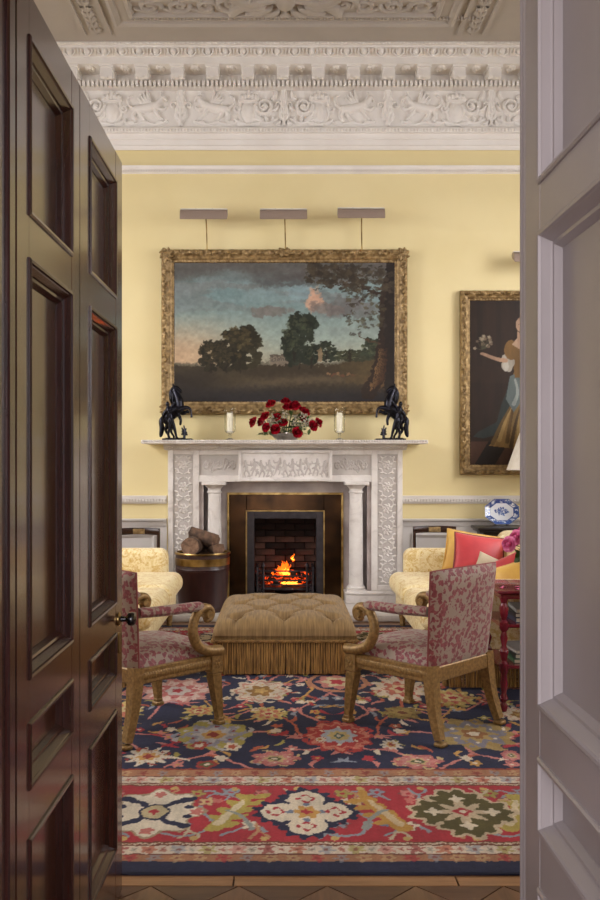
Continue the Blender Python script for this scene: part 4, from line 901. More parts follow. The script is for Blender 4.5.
def portrait(u, v):
    p = Paint(u, v, (60, 42, 30)); W = (u[-1]-u[0]); H = (v[-1]-v[0]); X = (p.U-u[0])/W; Y = 1-(p.V-v[0])/H
    def put(m, c): p.C[:] = p.C*(1-m[..., None])+np.array(c)/255.0*m[..., None]
    sm = lambda a, b, x: np.clip((x-a)/(b-a), 0, 1)
    n = fbm(X*4, Y*7, 4, 3); n2 = fbm(X*30, Y*8, 3, 6); put(sm(0.45, 0.75, n)*0.5, (72, 52, 38)); put(((np.abs((X*7) % 1-0.5) < 0.14) & (Y < 0.4)).astype(float)*0.25, (34, 25, 20))
    put((Y > 0.50).astype(float)*0.25, (44, 30, 24))
    # chequered floor
    f = (Y > 0.86); put(f.astype(float), (40, 32, 29)); q = ((X*3.2+Y*2.4) % 1 < 0.5) & f; put(q.astype(float), (92, 62, 46))
    W2 = lambda pts: [(u[0]+a*W, v[0]+(1-b)*H) for a, b in pts]
    # skirt, mantle, bodice, sleeve, arm, head
    p.poly(W2([(0.30, 0.50), (0.24, 0.62), (0.20, 0.74), (0.06, 0.80), (0.02, 0.83), (0.10, 0.84), (0.28, 0.80), (0.34, 0.6)]), (58, 66, 62))
    p.poly(W2([(0.33, 0.44), (0.50, 0.44), (0.66, 0.60), (0.74, 0.86), (0.55, 0.905), (0.30, 0.90), (0.14, 0.885), (0.22, 0.83), (0.30, 0.66)]), (156, 122, 68))
    for a, b, c, d, col in ((0.38, 0.48, 0.28, 0.86, (112, 84, 44)), (0.42, 0.5, 0.36, 0.88, (190, 158, 100)), (0.46, 0.5, 0.47, 0.89, (120, 92, 50)), (0.5, 0.52, 0.58, 0.88, (186, 150, 92)), (0.36, 0.56, 0.22, 0.85, (184, 150, 92)), (0.34, 0.60, 0.17, 0.87, (120, 92, 50)), (0.40, 0.60, 0.31, 0.89, (96, 72, 40)), (0.44, 0.56, 0.42, 0.89, (196, 164, 108)), (0.53, 0.55, 0.66, 0.87, (110, 82, 44))):
        p.line(W2([(a, b), ((a+c)/2-0.01, (b+d)/2), (c, d)]), 0.006, 0.022, col)
    p.poly(W2([(0.30, 0.46), (0.36, 0.44), (0.43, 0.52), (0.40, 0.60), (0.33, 0.68), (0.27, 0.60)]), (120, 132, 130)); p.line(W2([(0.34, 0.48), (0.36, 0.56), (0.33, 0.63)]), 0.01, 0.02, (176, 184, 178))
    p.poly(W2([(0.30, 0.27), (0.37, 0.235), (0.52, 0.24), (0.55, 0.36), (0.52, 0.47), (0.34, 0.47), (0.32, 0.37)]), (146, 108, 58)); p.line(W2([(0.40, 0.28), (0.42, 0.46)]), 0.01, 0.016, (182, 146, 90))
    p.ell(*W2([(0.285, 0.375)])[0], 0.065, 0.095, (206, 196, 178), 5, 0.08); p.ell(*W2([(0.31, 0.30)])[0], 0.07, 0.10, (150, 112, 62)); p.ell(*W2([(0.27, 0.40)])[0], 0.03, 0.05, (226, 218, 202))
    p.line(W2([(0.27, 0.365), (0.20, 0.355), (0.10, 0.325)]), 0.022, 0.014, (212, 170, 138)); p.ell(*W2([(0.09, 0.322)])[0], 0.022, 0.014, (214, 172, 140))
    p.poly(W2([(0.315, 0.265), (0.36, 0.225), (0.43, 0.225), (0.48, 0.26), (0.40, 0.31)]), (222, 184, 152)); p.line(W2([(0.382, 0.24), (0.385, 0.18)]), 0.034, 0.034, (216, 176, 144))
    p.ell(*W2([(0.395, 0.13)])[0], 0.085, 0.11, (58, 40, 30)); p.ell(*W2([(0.385, 0.145)])[0], 0.052, 0.072, (222, 182, 150))
    for dx in (-0.014, 0.018): p.ell(*W2([(0.385+dx, 0.142)])[0], 0.008, 0.004, (60, 44, 36))
    p.line(W2([(0.385, 0.148), (0.383, 0.162)]), 0.004, 0.006, (190, 144, 116)); p.ell(*W2([(0.385, 0.175)])[0], 0.012, 0.005, (170, 84, 78))
    p.poly(W2([(0.52, 0.27), (0.60, 0.32), (0.64, 0.42), (0.58, 0.46), (0.52, 0.38)]), (150, 112, 62))
    rr = random.Random(8)
    for i in range(16):
        a = rr.uniform(0.4, 2.9); L = rr.uniform(0.05, 0.15); x, z = W2([(0.085, 0.30)])[0]; x2, z2 = x+L*math.cos(a), z+L*math.sin(a)
        p.line([(x, z), (x2, z2)], 0.002, 0.002, (96, 92, 66), 2); p.ell(x2, z2, 0.016, 0.014, (196, 178, 150) if i % 2 else (150, 128, 104), 5, 0.25)
    p.C *= (0.58+0.22*n2)[..., None]; return p
picture('portrait_painting', 'tall portrait of a lady in a gold gown in a scrolled gilt frame', 'painting', 1.772, 3.30, 1.30, 3.148, 0.108, portrait, 210, 260, 0.026, corners=False)

# picture lights
M_LAMPIN = plain('reflector_white', (235, 228, 214), None, 0.4)
def picture_light(xc, ztop, zframe, lab, grp=None):
    t = thing('picture_light', lab, 'picture light', (xc, B-0.05, zframe), group=grp)
    h = ztop-zframe; pts = []
    part('stem', tube(spline([(0.02, -0.02, -0.03), (0.02, -0.035, 0.0), (0.015, -0.05, h*0.6), (0.01, -0.13, h-0.03), (0.0, -0.15, h-0.035)], 6), 0.0065, 8), M_BRASS, t)
    A = []
    for th in np.linspace(math.radians(-30), math.radians(150), 13): A.append((-0.165-0.055*math.cos(th-PI/2+0.5)*0.9-0.0, h-0.055+0.062*math.sin(th)))
    pr = [(-0.10, h-0.02), (-0.13, h+0.0), (-0.17, h-0.002), (-0.205, h-0.02), (-0.222, h-0.055), (-0.226, h-0.105), (-0.220, h-0.108), (-0.214, h-0.056), (-0.198, h-0.028), (-0.17, h-0.012), (-0.13, h-0.01), (-0.105, h-0.028)]
    hd = part('reflector', prism([(a, b) for a, b in pr], -0.228, 0.228, 'YZ'), M_STEEL, t, True, 40)
    part('end_cap', join(prism([(-0.10, h-0.02), (-0.13, h), (-0.17, h-0.002), (-0.205, h-0.02), (-0.222, h-0.055), (-0.226, h-0.105), (-0.14, h-0.06)], -0.231, -0.227, 'YZ'), prism([(-0.10, h-0.02), (-0.13, h), (-0.17, h-0.002), (-0.205, h-0.02), (-0.222, h-0.055), (-0.226, h-0.105), (-0.14, h-0.06)], 0.227, 0.231, 'YZ')), M_STEEL, t, smooth=False)
    part('top_strip', box(-0.229, 0.229, -0.18, -0.12, h-0.001, h+0.008), M_LAMPIN, t, smooth=False)
    part('lamp_tube', tube([(-0.2, -0.165, h-0.04), (0.2, -0.165, h-0.04)], 0.012, 10), M_WAX, t)
    for xx in (-0.08, 0.08): part('screw', ball((xx, -0.15, h+0.011), 0.008, 8, 5), M_BRASS, t)
    return t
for px, lab in ((204, 'bronze picture light over the trees at dusk in the landscape'), (283.5, 'bronze picture light over the middle of the landscape painting'), (361, 'bronze picture light over the leaning tree of the landscape')):
    picture_light((px-VX)*8.84/FPX, CAMZ+(VY-209.5+(1 if px == 361 else 0))*8.83/FPX, PZ1, lab, 'picture lights over the landscape')
picture_light(2.49, CAMZ+(VY-252)*8.83/FPX, 3.148, 'bronze picture light over the portrait of the lady')

# ================================================================= ON THE MANTEL
MZ = 1.642; MY = 8.76
def voxel(name, geos, m, vox, parent=None, smooth_it=4):
    o = part(name+'_src', join(*geos), m); md = o.modifiers.new('r', 'REMESH'); md.mode = 'VOXEL'; md.voxel_size = vox
    s2 = o.modifiers.new('s', 'SMOOTH'); s2.iterations = smooth_it; s2.factor = 0.5
    dg = bpy.context.evaluated_depsgraph_get(); me = bpy.data.meshes.new_from_object(o.evaluated_get(dg)); me.name = name
    me.materials.clear(); me.materials.append(m); me.shade_smooth(); bpy.data.objects.remove(o)
    return me
def horse_group():
    k = 0.00096
    def Q(zx, zy, y=0.0): return ((zx-200)*k, y, (612-zy)*k)
    def lim(pts, rad, n=9): return tube(spline([Q(*p) for p in pts], 4), [r*k for r in rad], n)
    H = [lim([(185, 320, 0), (215, 345, 0), (275, 390, 0), (325, 420, 0)], [52, 62, 58, 50], 12), lim([(180, 345, 0), (178, 270, 0), (205, 205, 0), (228, 160, 0)], [55, 46, 34, 22], 12),
         lim([(234, 148, 0), (205, 148, 0), (162, 176, 0)], [24, 24, 15]), ball(Q(158, 180, 0), 14*k, 8, 6), lim([(236, 145, -0.012), (240, 108, -0.015)], [10, 5], 6), lim([(236, 145, 0.012), (240, 108, 0.015)], [10, 5], 6),
         lim([(240, 140, 0), (262, 190, 0), (255, 250, 0), (240, 300, 0)], [12, 22, 26, 12]), lim([(212, 135, 0), (190, 128, 0)], [11, 4], 6),
         lim([(170, 340, -0.025), (110, 322, -0.03), (66, 335, -0.03), (52, 375, -0.03), (50, 412, -0.03)], [28, 20, 14, 10, 12]),
         lim([(185, 350, 0.025), (140, 372, 0.03), (92, 350, 0.03), (90, 372, 0.03)], [28, 18, 12, 12]), lim([(185, 380, -0.02), (160, 430, -0.025), (165, 480, -0.025)], [20, 16, 12]),
         lim([(318, 420, -0.025), (290, 470, -0.028), (312, 520, -0.028), (285, 565, -0.028), (272, 592, -0.028)], [40, 28, 15, 11, 13]),
         lim([(300, 420, 0.025), (255, 475, 0.028), (266, 528, 0.028), (240, 570, 0.028), (232, 592, 0.028)], [40, 26, 14, 11, 13]),
         lim([(340, 400, 0), (362, 440, 0), (352, 500, 0), (362, 560, 0), (372, 586, 0)], [14, 24, 28, 22, 6])]
    G = [ball(Q(290, 292, -0.055), (20*k, 20*k, 24*k), 10, 7), lim([(288, 310, -0.055), (280, 345, -0.055), (262, 400, -0.055), (256, 430, -0.055)], [14, 32, 28, 26], 10),
         lim([(300, 335, -0.055), (270, 365, -0.075), (225, 345, -0.06), (205, 325, -0.05)], [15, 13, 11, 10]), lim([(265, 335, -0.05), (235, 300, -0.055), (215, 270, -0.045)], [15, 12, 9]),
         lim([(250, 430, -0.06), (225, 490, -0.065), (208, 545, -0.06), (196, 590, -0.06), (180, 594, -0.065)], [25, 20, 15, 11, 9]), lim([(268, 430, -0.055), (262, 495, -0.06), (280, 545, -0.055), (276, 592, -0.055), (262, 596, -0.06)], [25, 20, 15, 11, 9]),
         lim([(300, 345, -0.05), (330, 390, -0.045), (335, 430, -0.04)], [16, 20, 8])]
    S = [lim([(125, 596, -0.02), (120, 540, -0.02), (128, 480, -0.02)], [16, 11, 5])]
    for a, b in ((95, 540), (150, 530), (105, 505), (150, 500), (90, 565), (155, 560)): S.append(lim([(122, 570, -0.02), ((122+a)/2, (570+b)/2-8, -0.02), (a, b, -0.02)], [8, 11, 6], 6))
    rk = [ball(Q(150+i*38, 598, 0.01*(i % 2)), (34*k, 0.045, 14*k), 8, 5) for i in range(5)]
    return H, G, S, rk
Hg, Gg, Sg, Rg = horse_group()
me_h = voxel('horse', Hg, M_STATUE, 0.0045); me_g = voxel('groom_figure', Gg, M_STATUE, 0.0045); me_s = mesh('shrub', join(*Sg), M_STATUE)
bs = mesh('statue_base', join(box(-0.155, 0.135, -0.085, 0.06, 0, 0.016, 0.005, 2), *Rg), M_STATUE)
for px, s, lab in ((386, 1, 'dark bronze rearing horse with groom beside the portrait end of the mantelpiece'), (182, -1, 'dark bronze rearing horse with groom above the log bucket')):
    t = thing('horse_statue', lab, 'statue', (((px+5*s)-VX)*MY/FPX, MY, MZ), group='pair of bronze horses on the mantelpiece')
    for nm, me in (('statue_base', bs), ('horse', me_h), ('groom_figure', me_g), ('shrub', me_s)): link(nm, me, t, scale=(s, 1, 1 if nm == 'statue_base' else 1.14))
for px, lab in ((230, 'by the mane of the horse above the log bucket'), (339.5, 'between the roses and the horse near the portrait')):
    x = (px-VX)*MY/FPX
    t = thing('candle_holder', 'clear glass hurricane candle holder ' + lab, 'candle holder', (x, MY, MZ), group='glass candle holders on the mantelpiece')
    part('foot', lathe([(0.0, 0.0), (0.045, 0.0), (0.046, 0.006), (0.03, 0.014), (0.012, 0.022), (0.010, 0.04), (0.018, 0.048), (0.010, 0.056), (0.022, 0.07), (0.0, 0.07)], 20, cap=False), M_GLASS, t)
    part('glass_cylinder', lathe([(0.0, 0.068), (0.035, 0.07), (0.05, 0.085), (0.054, 0.11), (0.054, 0.30), (0.058, 0.318), (0.055, 0.318), (0.051, 0.30), (0.051, 0.11), (0.046, 0.09), (0.03, 0.078), (0.0, 0.076)], 28, cap=False), M_GLASS, t)
    cn = thing('candle', 'ivory pillar candle in glass ' + lab, 'candle', (x, MY, MZ+0.077), group='candles in the glass holders')
    part('wax', lathe([(0.0, 0.0), (0.028, 0.0), (0.028, 0.185), (0.025, 0.19), (0.0, 0.187)], 22, cap=False), M_WAX, cn); part('wick', tube([(0, 0, 0.186), (0.002, 0, 0.2)], 0.0016, 6), M_BLACK, cn)
# roses in a silver bowl
bx0 = (286.5-VX)*MY/FPX
bo = thing('silver_bowl', 'shallow silver bowl holding the red roses', 'bowl', (bx0, MY, MZ))
part('body', lathe([(0.0, 0.0), (0.09, 0.0), (0.092, 0.006), (0.13, 0.03), (0.165, 0.062), (0.170, 0.066), (0.164, 0.066), (0.12, 0.036), (0.0, 0.02)], 32, cap=False), M_SILVER, bo)
part('rim', lathe([(0.166, 0.063), (0.173, 0.063), (0.173, 0.071), (0.166, 0.071), (0.166, 0.063)], 32, cap=False), M_SILVER, bo)
def rose_geo(r=0.04, seed=1):
    rr = random.Random(seed); gs = []
    for ring, (n, rad, h, tilt) in enumerate(((3, 0.32, 0.55, 0.1), (4, 0.55, 0.5, 0.35), (5, 0.8, 0.38, 0.65), (6, 0.98, 0.2, 1.0))):
        for i in range(n):
            a = 2*PI*i/n+ring*0.7+rr.uniform(-.2, .2); A = np.zeros((5, 6, 3))
            for j in range(5):
                for k in range(6):
                    t = j/4; q = (k/5-0.5)*2; th = a+q*(1.25*2*PI/n)*0.55*math.sin(PI*(0.25+0.6*t)); R_ = r*rad*(0.35+0.65*math.sin(PI/2*min(1, t*1.15)))*(1+0.22*tilt*t*t); z = r*(h*0.2+(1.05-0.55*tilt)*t-0.28*tilt*t*t*t-0.12*q*q*t)
                    A[j, k] = (R_*math.cos(th), R_*math.sin(th), z+r*0.1*h)
            gs.append(gridgeo(A))
    gs.append(ball((0, 0, r*0.35), (r*0.4, r*0.4, r*0.5), 10, 7)); return join(*gs)
RM = mesh('bloom', rose_geo(), M_ROSE, True, 60)
def leaf_geo(L, w):
    A = np.zeros((7, 3, 3))
    for j in range(7):
        t = j/6; ww = w*math.sin(PI*(0.06+0.92*t))*(1-0.25*t)
        for k in range(3): A[j, k] = ((k-1)*ww, L*t, 0.10*L*math.sin(PI*t)-abs(k-1)*-0.12*ww)
    return gridgeo(A)
LM = mesh('leaf', leaf_geo(0.085, 0.024), M_LEAF, True, 60)
rr = random.Random(2); bc = Vector((bx0, MY, MZ+0.05))
for i, (zx, zy) in enumerate(((165, 72), (250, 57), (260, 88), (303, 75), (68, 173), (132, 140), (112, 168), (195, 145), (234, 172), (190, 212), (138, 202), (360, 115), (353, 160), (403, 193), (432, 175), (315, 230), (292, 88), (345, 105))):
    px, py = 240+zx/5.45, 390+zy/5.45; yy = MY-0.02-0.10*rr.random()-(0.06 if zy > 190 else 0.0)
    if zy > 190: yy = MY-0.18
    p = P(px, py, yy); p.z = max(p.z, MZ+0.035); d = (p-bc); d = Vector((d.x, d.y*1.0-0.10, d.z+0.02)).normalized()
    t = thing('rose', {1: 'topmost crimson rose of the bouquet in the silver bowl', 4: 'outermost crimson rose of the bouquet towards the log bucket', 14: 'outermost crimson rose of the bouquet towards the portrait', 15: 'crimson rose hanging low over the rim of the silver bowl'}.get(i, 'dark crimson rose within the bouquet in the silver bowl'), 'rose', p, group='crimson roses in the silver bowl')
    q = d.to_track_quat('Z', 'Y'); sc = 1.02+0.2*rr.random()
    link('bloom', RM, t, loc=(-d*0.02), rot=q.to_euler(), scale=(sc, sc, sc))
    part('stem', tube(spline([tuple(bc-p+Vector((d.x*0.05, 0, 0))), tuple((bc-p)*0.5+Vector((0, 0, 0.02))), tuple(-d*0.02)], 5), 0.0028, 6), M_LEAF, t)
    for k in range(2):
        b = (bc-p)*(0.3+0.2*k); e = Euler((rr.uniform(-0.3, 0.9), rr.uniform(-.6, .6), rr.uniform(0, 6.28))); link('leaf', LM, t, loc=b, rot=e, scale=(0.8, 0.8, 0.8))
# pale sprigs and trailing greenery between the roses
for i in range(26):
    a = rr.uniform(-1.15, 1.15); L = rr.uniform(0.12, 0.26) if i > 4 else rr.uniform(0.2, 0.28)
    tip = bc+Vector((L*math.sin(a)*1.15+0.03, -0.05-0.08*rr.random(), max(L*math.cos(a)*0.85, 0.03))); 
    if i >= 20: tip = bc+Vector((rr.choice((-1, 1))*rr.uniform(0.05, 0.3), -0.17, rr.uniform(-0.02, 0.06)))
    g = [tube(spline([bc+Vector((0, -0.02, 0.01)), (bc+tip)/2+Vector((0, 0, 0.03)), tip], 4), 0.0022, 5)]
    t = thing('leafy_sprig' if i >= 20 else 'blossom_sprig', 'trailing green sprig hanging over the edge of the silver bowl' if i >= 20 else 'pale blossom sprig among the crimson roses', 'sprig', bc, group='trailing sprigs with the roses' if i >= 20 else 'pale sprigs among the roses')
    part('stem', xf(g[0], loc=-bc), M_LEAF, t)
    if i < 20: part('blossom', join(*[ball(tuple(tip-bc+Vector((rr.gauss(0, .018), rr.gauss(0, .012), rr.gauss(0, .018)))), 0.0075, 6, 4) for _ in range(16)]), M_SPRIG, t)
    for k in range(3): link('leaf', LM, t, loc=(tip-bc)*(0.55+0.2*k), rot=Euler((rr.uniform(-0.2, 1.1), rr.uniform(-.6, .6), rr.uniform(0, 6.28))), scale=(0.75,)*3)

# ================================================================= LOG BUCKET
LBX, LBY = (202.5-VX)*8.36/FPX, 8.36
t = thing('log_bucket', 'dark mahogany log bucket with brass bands on the hearth', 'bucket', (LBX, LBY, ST))
part('body', lathe([(0.0, 0.0), (0.205, 0.0), (0.218, 0.012), (0.222, 0.05), (0.245, 0.38), (0.250, 0.39), (0.246, 0.40), (0.250, 0.53), (0.238, 0.53), (0.215, 0.06), (0.0, 0.05)], 40, cap=False), M_BUCKET, t)
part('brass_band', lathe([(0.2475, 0.425), (0.2525, 0.425), (0.2545, 0.49), (0.2495, 0.49), (0.2475, 0.425)], 40, cap=False), M_BRASS, t)
part('brass_rim', lathe([(0.236, 0.522), (0.259, 0.524), (0.261, 0.533), (0.257, 0.541), (0.238, 0.541), (0.236, 0.522)], 40, cap=False), M_BRASS, t)
part('hoop', lathe([(0.243, 0.365), (0.249, 0.365), (0.251, 0.380), (0.244, 0.380), (0.243, 0.365)], 40, cap=False), M_BUCKET, t)
part('foot_ring', lathe([(0.2, 0.0), (0.226, 0.0), (0.228, 0.025), (0.22, 0.032), (0.2, 0.032)], 40, cap=False), M_BUCKET, t)
def log(name, lab, a, b, r, seed, facets=11, grp='logs in the bucket'):
    a, b = Vector(a), Vector(b); t = thing(name, lab, 'log', a, group=grp); rr = random.Random(seed)
    pts = [(b-a)*(i/6) for i in range(7)]; g = tube(pts, [r*(0.96+0.08*rr.random()) for _ in pts], facets)
    V = []
    for i, p in enumerate(g[0]): c = pts[i//facets]; V.append(tuple(c+(Vector(p)-c)*(1+(0.13 if facets < 12 else 0.035)*math.sin((i % facets)*2.3+seed)+0.05*rr.random())))
    part('bark', (V, g[1][:-2]), M_LOG, t, True, 50); [part('cut_end', ([V[i] for i in q], [tuple(range(len(q)))]), M_LOGEND, t, smooth=False) for q in g[1][-2:]]
zb = ST+0.53
log('log', 'round pale log end facing out of the bucket', (LBX-0.095, LBY-0.21, zb+0.075), (LBX-0.06, LBY+0.15, zb+0.06), 0.082, 3, 16)
log('log', 'dark split log lying across the top of the bucket', (LBX-0.1, LBY+0.08, zb+0.17), (LBX+0.13, LBY-0.07, zb+0.115), 0.068, 5, 7)
log('log', 'low dark log at the fireplace end of the bucket', (LBX+0.06, LBY+0.10, zb+0.03), (LBX+0.16, LBY-0.13, zb+0.045), 0.055, 8, 7)
log('log', 'log half hidden down inside the bucket', (LBX-0.12, LBY+0.06, zb-0.05), (LBX+0.15, LBY+0.02, zb-0.05), 0.08, 9, 9)

# ================================================================= RUG
RZ = 0.010
NAVY, PINK, RED, GOLD, CREAM, OLIVE, SKY, RUST, BROWN = (40, 44, 72), (206, 132, 122), (178, 54, 64), (204, 156, 84), (226, 212, 188), (170, 158, 84), (150, 156, 168), (186, 96, 70), (112, 78, 48)
RX0, RX1, RY0, RY1 = -3.2, 3.4, 3.145, 7.86
us = np.concatenate([np.arange(RX0, -1.5, 0.016), np.arange(-1.5, 2.15, 0.0052), np.arange(2.15, RX1+0.001, 0.016)])
vs = np.concatenate([np.arange(RY0, 4.3, 0.0052), np.arange(4.3, 5.9, 0.0085), np.arange(5.9, RY1+0.001, 0.015)])
rp = Paint(us, vs, NAVY); SX = 0.293                  # the pattern mirrors about SX
# bands (distance from the rug's own edge)
BANDS = [(0.0, 0.091, NAVY), (0.091, 0.150, (172, 122, 90)), (0.150, 0.227, (220, 204, 184)), (0.227, 0.253, (176, 140, 110)), (0.253, 0.846, RED), (0.846, 0.872, (176, 140, 110)), (0.872, 0.958, (220, 204, 184)), (0.958, 1.040, (176, 126, 94)), (1.04, 1.065, (150, 70, 56))]
E = np.minimum(np.minimum(rp.V-RY0, RY1-rp.V), np.minimum(rp.U-RX0, RX1-rp.U))
horiz = np.minimum(rp.V-RY0, RY1-rp.V) <= np.minimum(rp.U-RX0, RX1-rp.U); RUN = np.where(horiz, rp.U, rp.V)
for a, b, c in BANDS: rp.C[(E >= a) & (E < b)] = np.array(c)/255.0
# slanted cords and little flowers along the guard bands
m = ((E >= 0.227) & (E < 0.253)) | ((E >= 0.846) & (E < 0.872)); s = ((RUN+E*1.6)/0.026) % 1; rp.C[m & (s < 0.5)] = np.array((222, 206, 182))/255; rp.C[m & (s > 0.85)] = np.array((90, 70, 40))/255
def guard(e0, per, cols, r, ph=0):
    d = (RUN/per+ph) % 1; k = np.floor(RUN/per+ph).astype(int) % len(cols); dx = (d-0.5)*per; q = np.hypot(dx, (E-e0)*0.75)
    lob = 1+0.35*np.cos(5*np.arctan2((E-e0), dx+1e-6)+k)
    for i, c in enumerate(cols): mm_ = (k == i) & (q < r*lob); rp.C[mm_] = rp.C[mm_]*0.35+np.array(c)/255*0.65
    mm_ = q < r*0.35; rp.C[mm_] = rp.C[mm_]*0.4+np.array((130, 60, 56))/255*0.6
guard(0.120, 0.085, [(206, 176, 130), RED, SKY, (206, 176, 130)], 0.022); guard(0.189, 0.11, [RUST, SKY, OLIVE, PINK, (150, 60, 60)], 0.026); guard(0.189, 0.11, [(170, 90, 80), (150, 150, 140)], 0.012, 0.5)
guard(0.915, 0.11, [RUST, SKY, PINK, OLIVE], 0.027, 0.3); guard(0.915, 0.11, [(170, 90, 80), (150, 150, 140)], 0.013, 0.8); guard(1.0, 0.085, [(206, 176, 130), (150, 60, 56), SKY], 0.02)
for e in (0.150, 0.227, 0.253, 0.846, 0.872, 0.958): rp.C[np.abs(E-e) < 0.005] = np.array((120, 70, 56))/255
def fpos(px, py): return FL(px, py)
def flower(cx, cy, rx, ry, layers, n=8, ph=0.0):
    for (k, c, nn, a) in layers: rp.ell(cx, cy, rx*k, ry*k, c, nn or n, a, ph)
def fpx(px, py, w, h, layers, n=8, mirror=True, ph=0.0):
    x, y = fpos(px, py); rx = w/2*y/FPX; ry = h/2*y*y/(CAMZ*FPX)
    flower(x, y, rx, ry, layers, n, ph)
    if w > 30:
        for q in range(12):
            a = 2*PI*q/12+0.2; c = layers[(q % 2)+1][1]; rp.ell(x+rx*0.86*math.cos(a), y+ry*0.86*math.sin(a), rx*0.085, ry*0.085, c, 4, 0.25); rp.ell(x+rx*0.60*math.cos(a+0.26), y+ry*0.60*math.sin(a+0.26), rx*0.055, ry*0.055, layers[0][1] if q % 2 else layers[-1][1])
            if q % 3 == 0: rp.leaf(x+rx*0.95*math.cos(a), y+ry*0.95*math.sin(a), a+0.5, rx*0.42, rx*0.14, layers[2][1], 0.8)
    if mirror: flower(2*SX-x, y, rx, ry, layers, n, ph)
def vine(pts, r, col, mirror=True):
    q = [fpos(*p) for p in pts]; rp.line(q, r, r*0.8, col)
    if mirror: rp.line([(2*SX-a, b) for a, b in q], r, r*0.8, col)
# vines of the field
for pts, c in (([(339, 737), (290, 737), (262, 733), (215, 737), (170, 736), (120, 735)], PINK), ([(339, 737), (318, 722), (300, 712), (320, 700), (339, 690)], PINK), ([(339, 737), (318, 750), (292, 752), (276, 760)], PINK),
               ([(215, 745), (211, 755), (180, 762), (165, 769)], PINK), ([(211, 755), (240, 766), (250, 770)], PINK), ([(262, 692), (236, 708), (205, 712), (177, 700)], PINK), ([(269, 715), (240, 722), (222, 715), (205, 702)], GOLD),
               ([(262, 700), (266, 712), (290, 722), (300, 736)], RUST), ([(300, 700), (312, 690), (300, 680), (286, 684)], GOLD), ([(300, 700), (322, 708), (339, 706)], GOLD), ([(215, 737), (225, 722), (250, 712)], PINK), ([(150, 757), (135, 748), (125, 738)], PINK),
               ([(339, 683), (370, 676), (400, 690)], PINK), ([(177, 692), (160, 708), (150, 720)], PINK), ([(262, 692), (250, 680), (240, 668)], PINK), ([(339, 668), (310, 664), (280, 662)], GOLD), ([(215, 660), (240, 652), (262, 660)], PINK), ([(180, 660), (160, 668), (140, 664)], PINK),
               ([(339, 650), (300, 645), (270, 640)], PINK), ([(150, 690), (130, 684), (110, 680)], RUST), ([(40, 700), (90, 690), (140, 700)], PINK), ([(30, 740), (70, 735), (120, 738)], PINK)):
    vine(pts, 0.010, c)
# buds and leaves scattered on the navy ground
rr = random.Random(21)
for i in range(620):
    x = SX-rr.random()*2.6; y = rr.uniform(4.26, 6.80); c = rr.choice((PINK, RUST, GOLD, CREAM, SKY, PINK, OLIVE, RED)); a = rr.uniform(0, 2*PI)
    for mx, aa in ((x, a), (2*SX-x, PI-a)):
        if not (RX0+1.07 < mx < RX1-1.07): continue
        if i % 3 == 0: rp.ell(mx, y, 0.030, 0.036, c, 5, 0.22, a); rp.ell(mx, y, 0.011, 0.013, rr.choice((CREAM, RED, GOLD)))
        else: rp.leaf(mx, y, aa, 0.085+0.05*((i*7) % 5)/5, 0.022, c, 0.8 if mx == x else -0.8)
L_GREEN = [(1.0, (172, 160, 84), 9, 0.10), (0.74, (152, 148, 160), 8, 0.14), (0.5, (186, 180, 178), 8, 0.2), (0.32, (196, 152, 84), 6, 0.1), (0.17, (140, 52, 46), 4, 0.1)]
L_RED = [(1.0, (176, 60, 58), 12, 0.10), (0.86, (206, 130, 108), 12, 0.14), (0.74, (176, 60, 58), 12, 0.1), (0.5, (178, 182, 190), 8, 0.12), (0.32, (206, 182, 120), 8, 0.1), (0.16, (90, 110, 100), 4, 0.2), (0.08, CREAM, 0, 0)]
L_WHITE = [(1.0, (216, 200, 176), 8, 0.16), (0.84, (198, 140, 122), 8, 0.2), (0.74, (218, 204, 182), 8, 0.18), (0.46, (156, 116, 62), 6, 0.22), (0.2, (206, 170, 104), 5, 0.2)]
L_PINKW = [(1.0, (200, 146, 136), 10, 0.12), (0.8, (218, 190, 178), 10, 0.16), (0.55, (190, 108, 106), 8, 0.2), (0.36, (206, 196, 190), 6, 0.12), (0.16, RED, 5, 0.2)]
L_TAN = [(1.0, (166, 140, 84), 10, 0.10), (0.76, (132, 128, 138), 8, 0.16), (0.5, (176, 150, 96), 8, 0.2), (0.3, (150, 100, 58), 5, 0.2), (0.14, CREAM, 0, 0)]
L_STAR = [(1.0, (216, 204, 184), 10, 0.24), (0.5, (196, 150, 84), 6, 0.2), (0.25, (150, 56, 50), 4, 0.2)]
L_OVAL = [(1.0, (192, 112, 108), 7, 0.12), (0.7, (206, 140, 132), 7, 0.15), (0.42, (206, 180, 130), 6, 0.2), (0.26, (84, 92, 56), 4, 0.2), (0.12, CREAM, 0, 0)]
L_YEL = [(1.0, (206, 182, 110), 9, 0.2), (0.66, (200, 120, 96), 8, 0.2), (0.42, (222, 206, 150), 6, 0.2), (0.2, RED, 5, 0.2)]
fpx(339, 737, 66, 30, L_RED, mirror=False); fpx(214, 736, 72, 28, L_GREEN, mirror=False); fpx(474, 735, 74, 30, L_TAN, mirror=False)
fpx(261, 692, 54, 21, L_WHITE, mirror=False); fpx(400, 690, 50, 22, [(1.0, (222, 206, 184), 12, 0.2), (0.6, (200, 120, 100), 8, 0.2), (0.36, (222, 200, 160), 6, 0.2), (0.18, RED, 4, 0.2)], mirror=False)
fpx(178, 692, 66, 24, L_PINKW, mirror=False); fpx(453, 699, 42, 16, L_YEL, mirror=False); fpx(269, 715, 32, 13, L_YEL, mirror=False); fpx(402, 714, 36, 12, [(1.0, (150, 130, 72), 8, 0.12), (0.6, (176, 150, 90), 6, 0.2), (0.25, (120, 70, 50), 4, 0.2)], mirror=False)
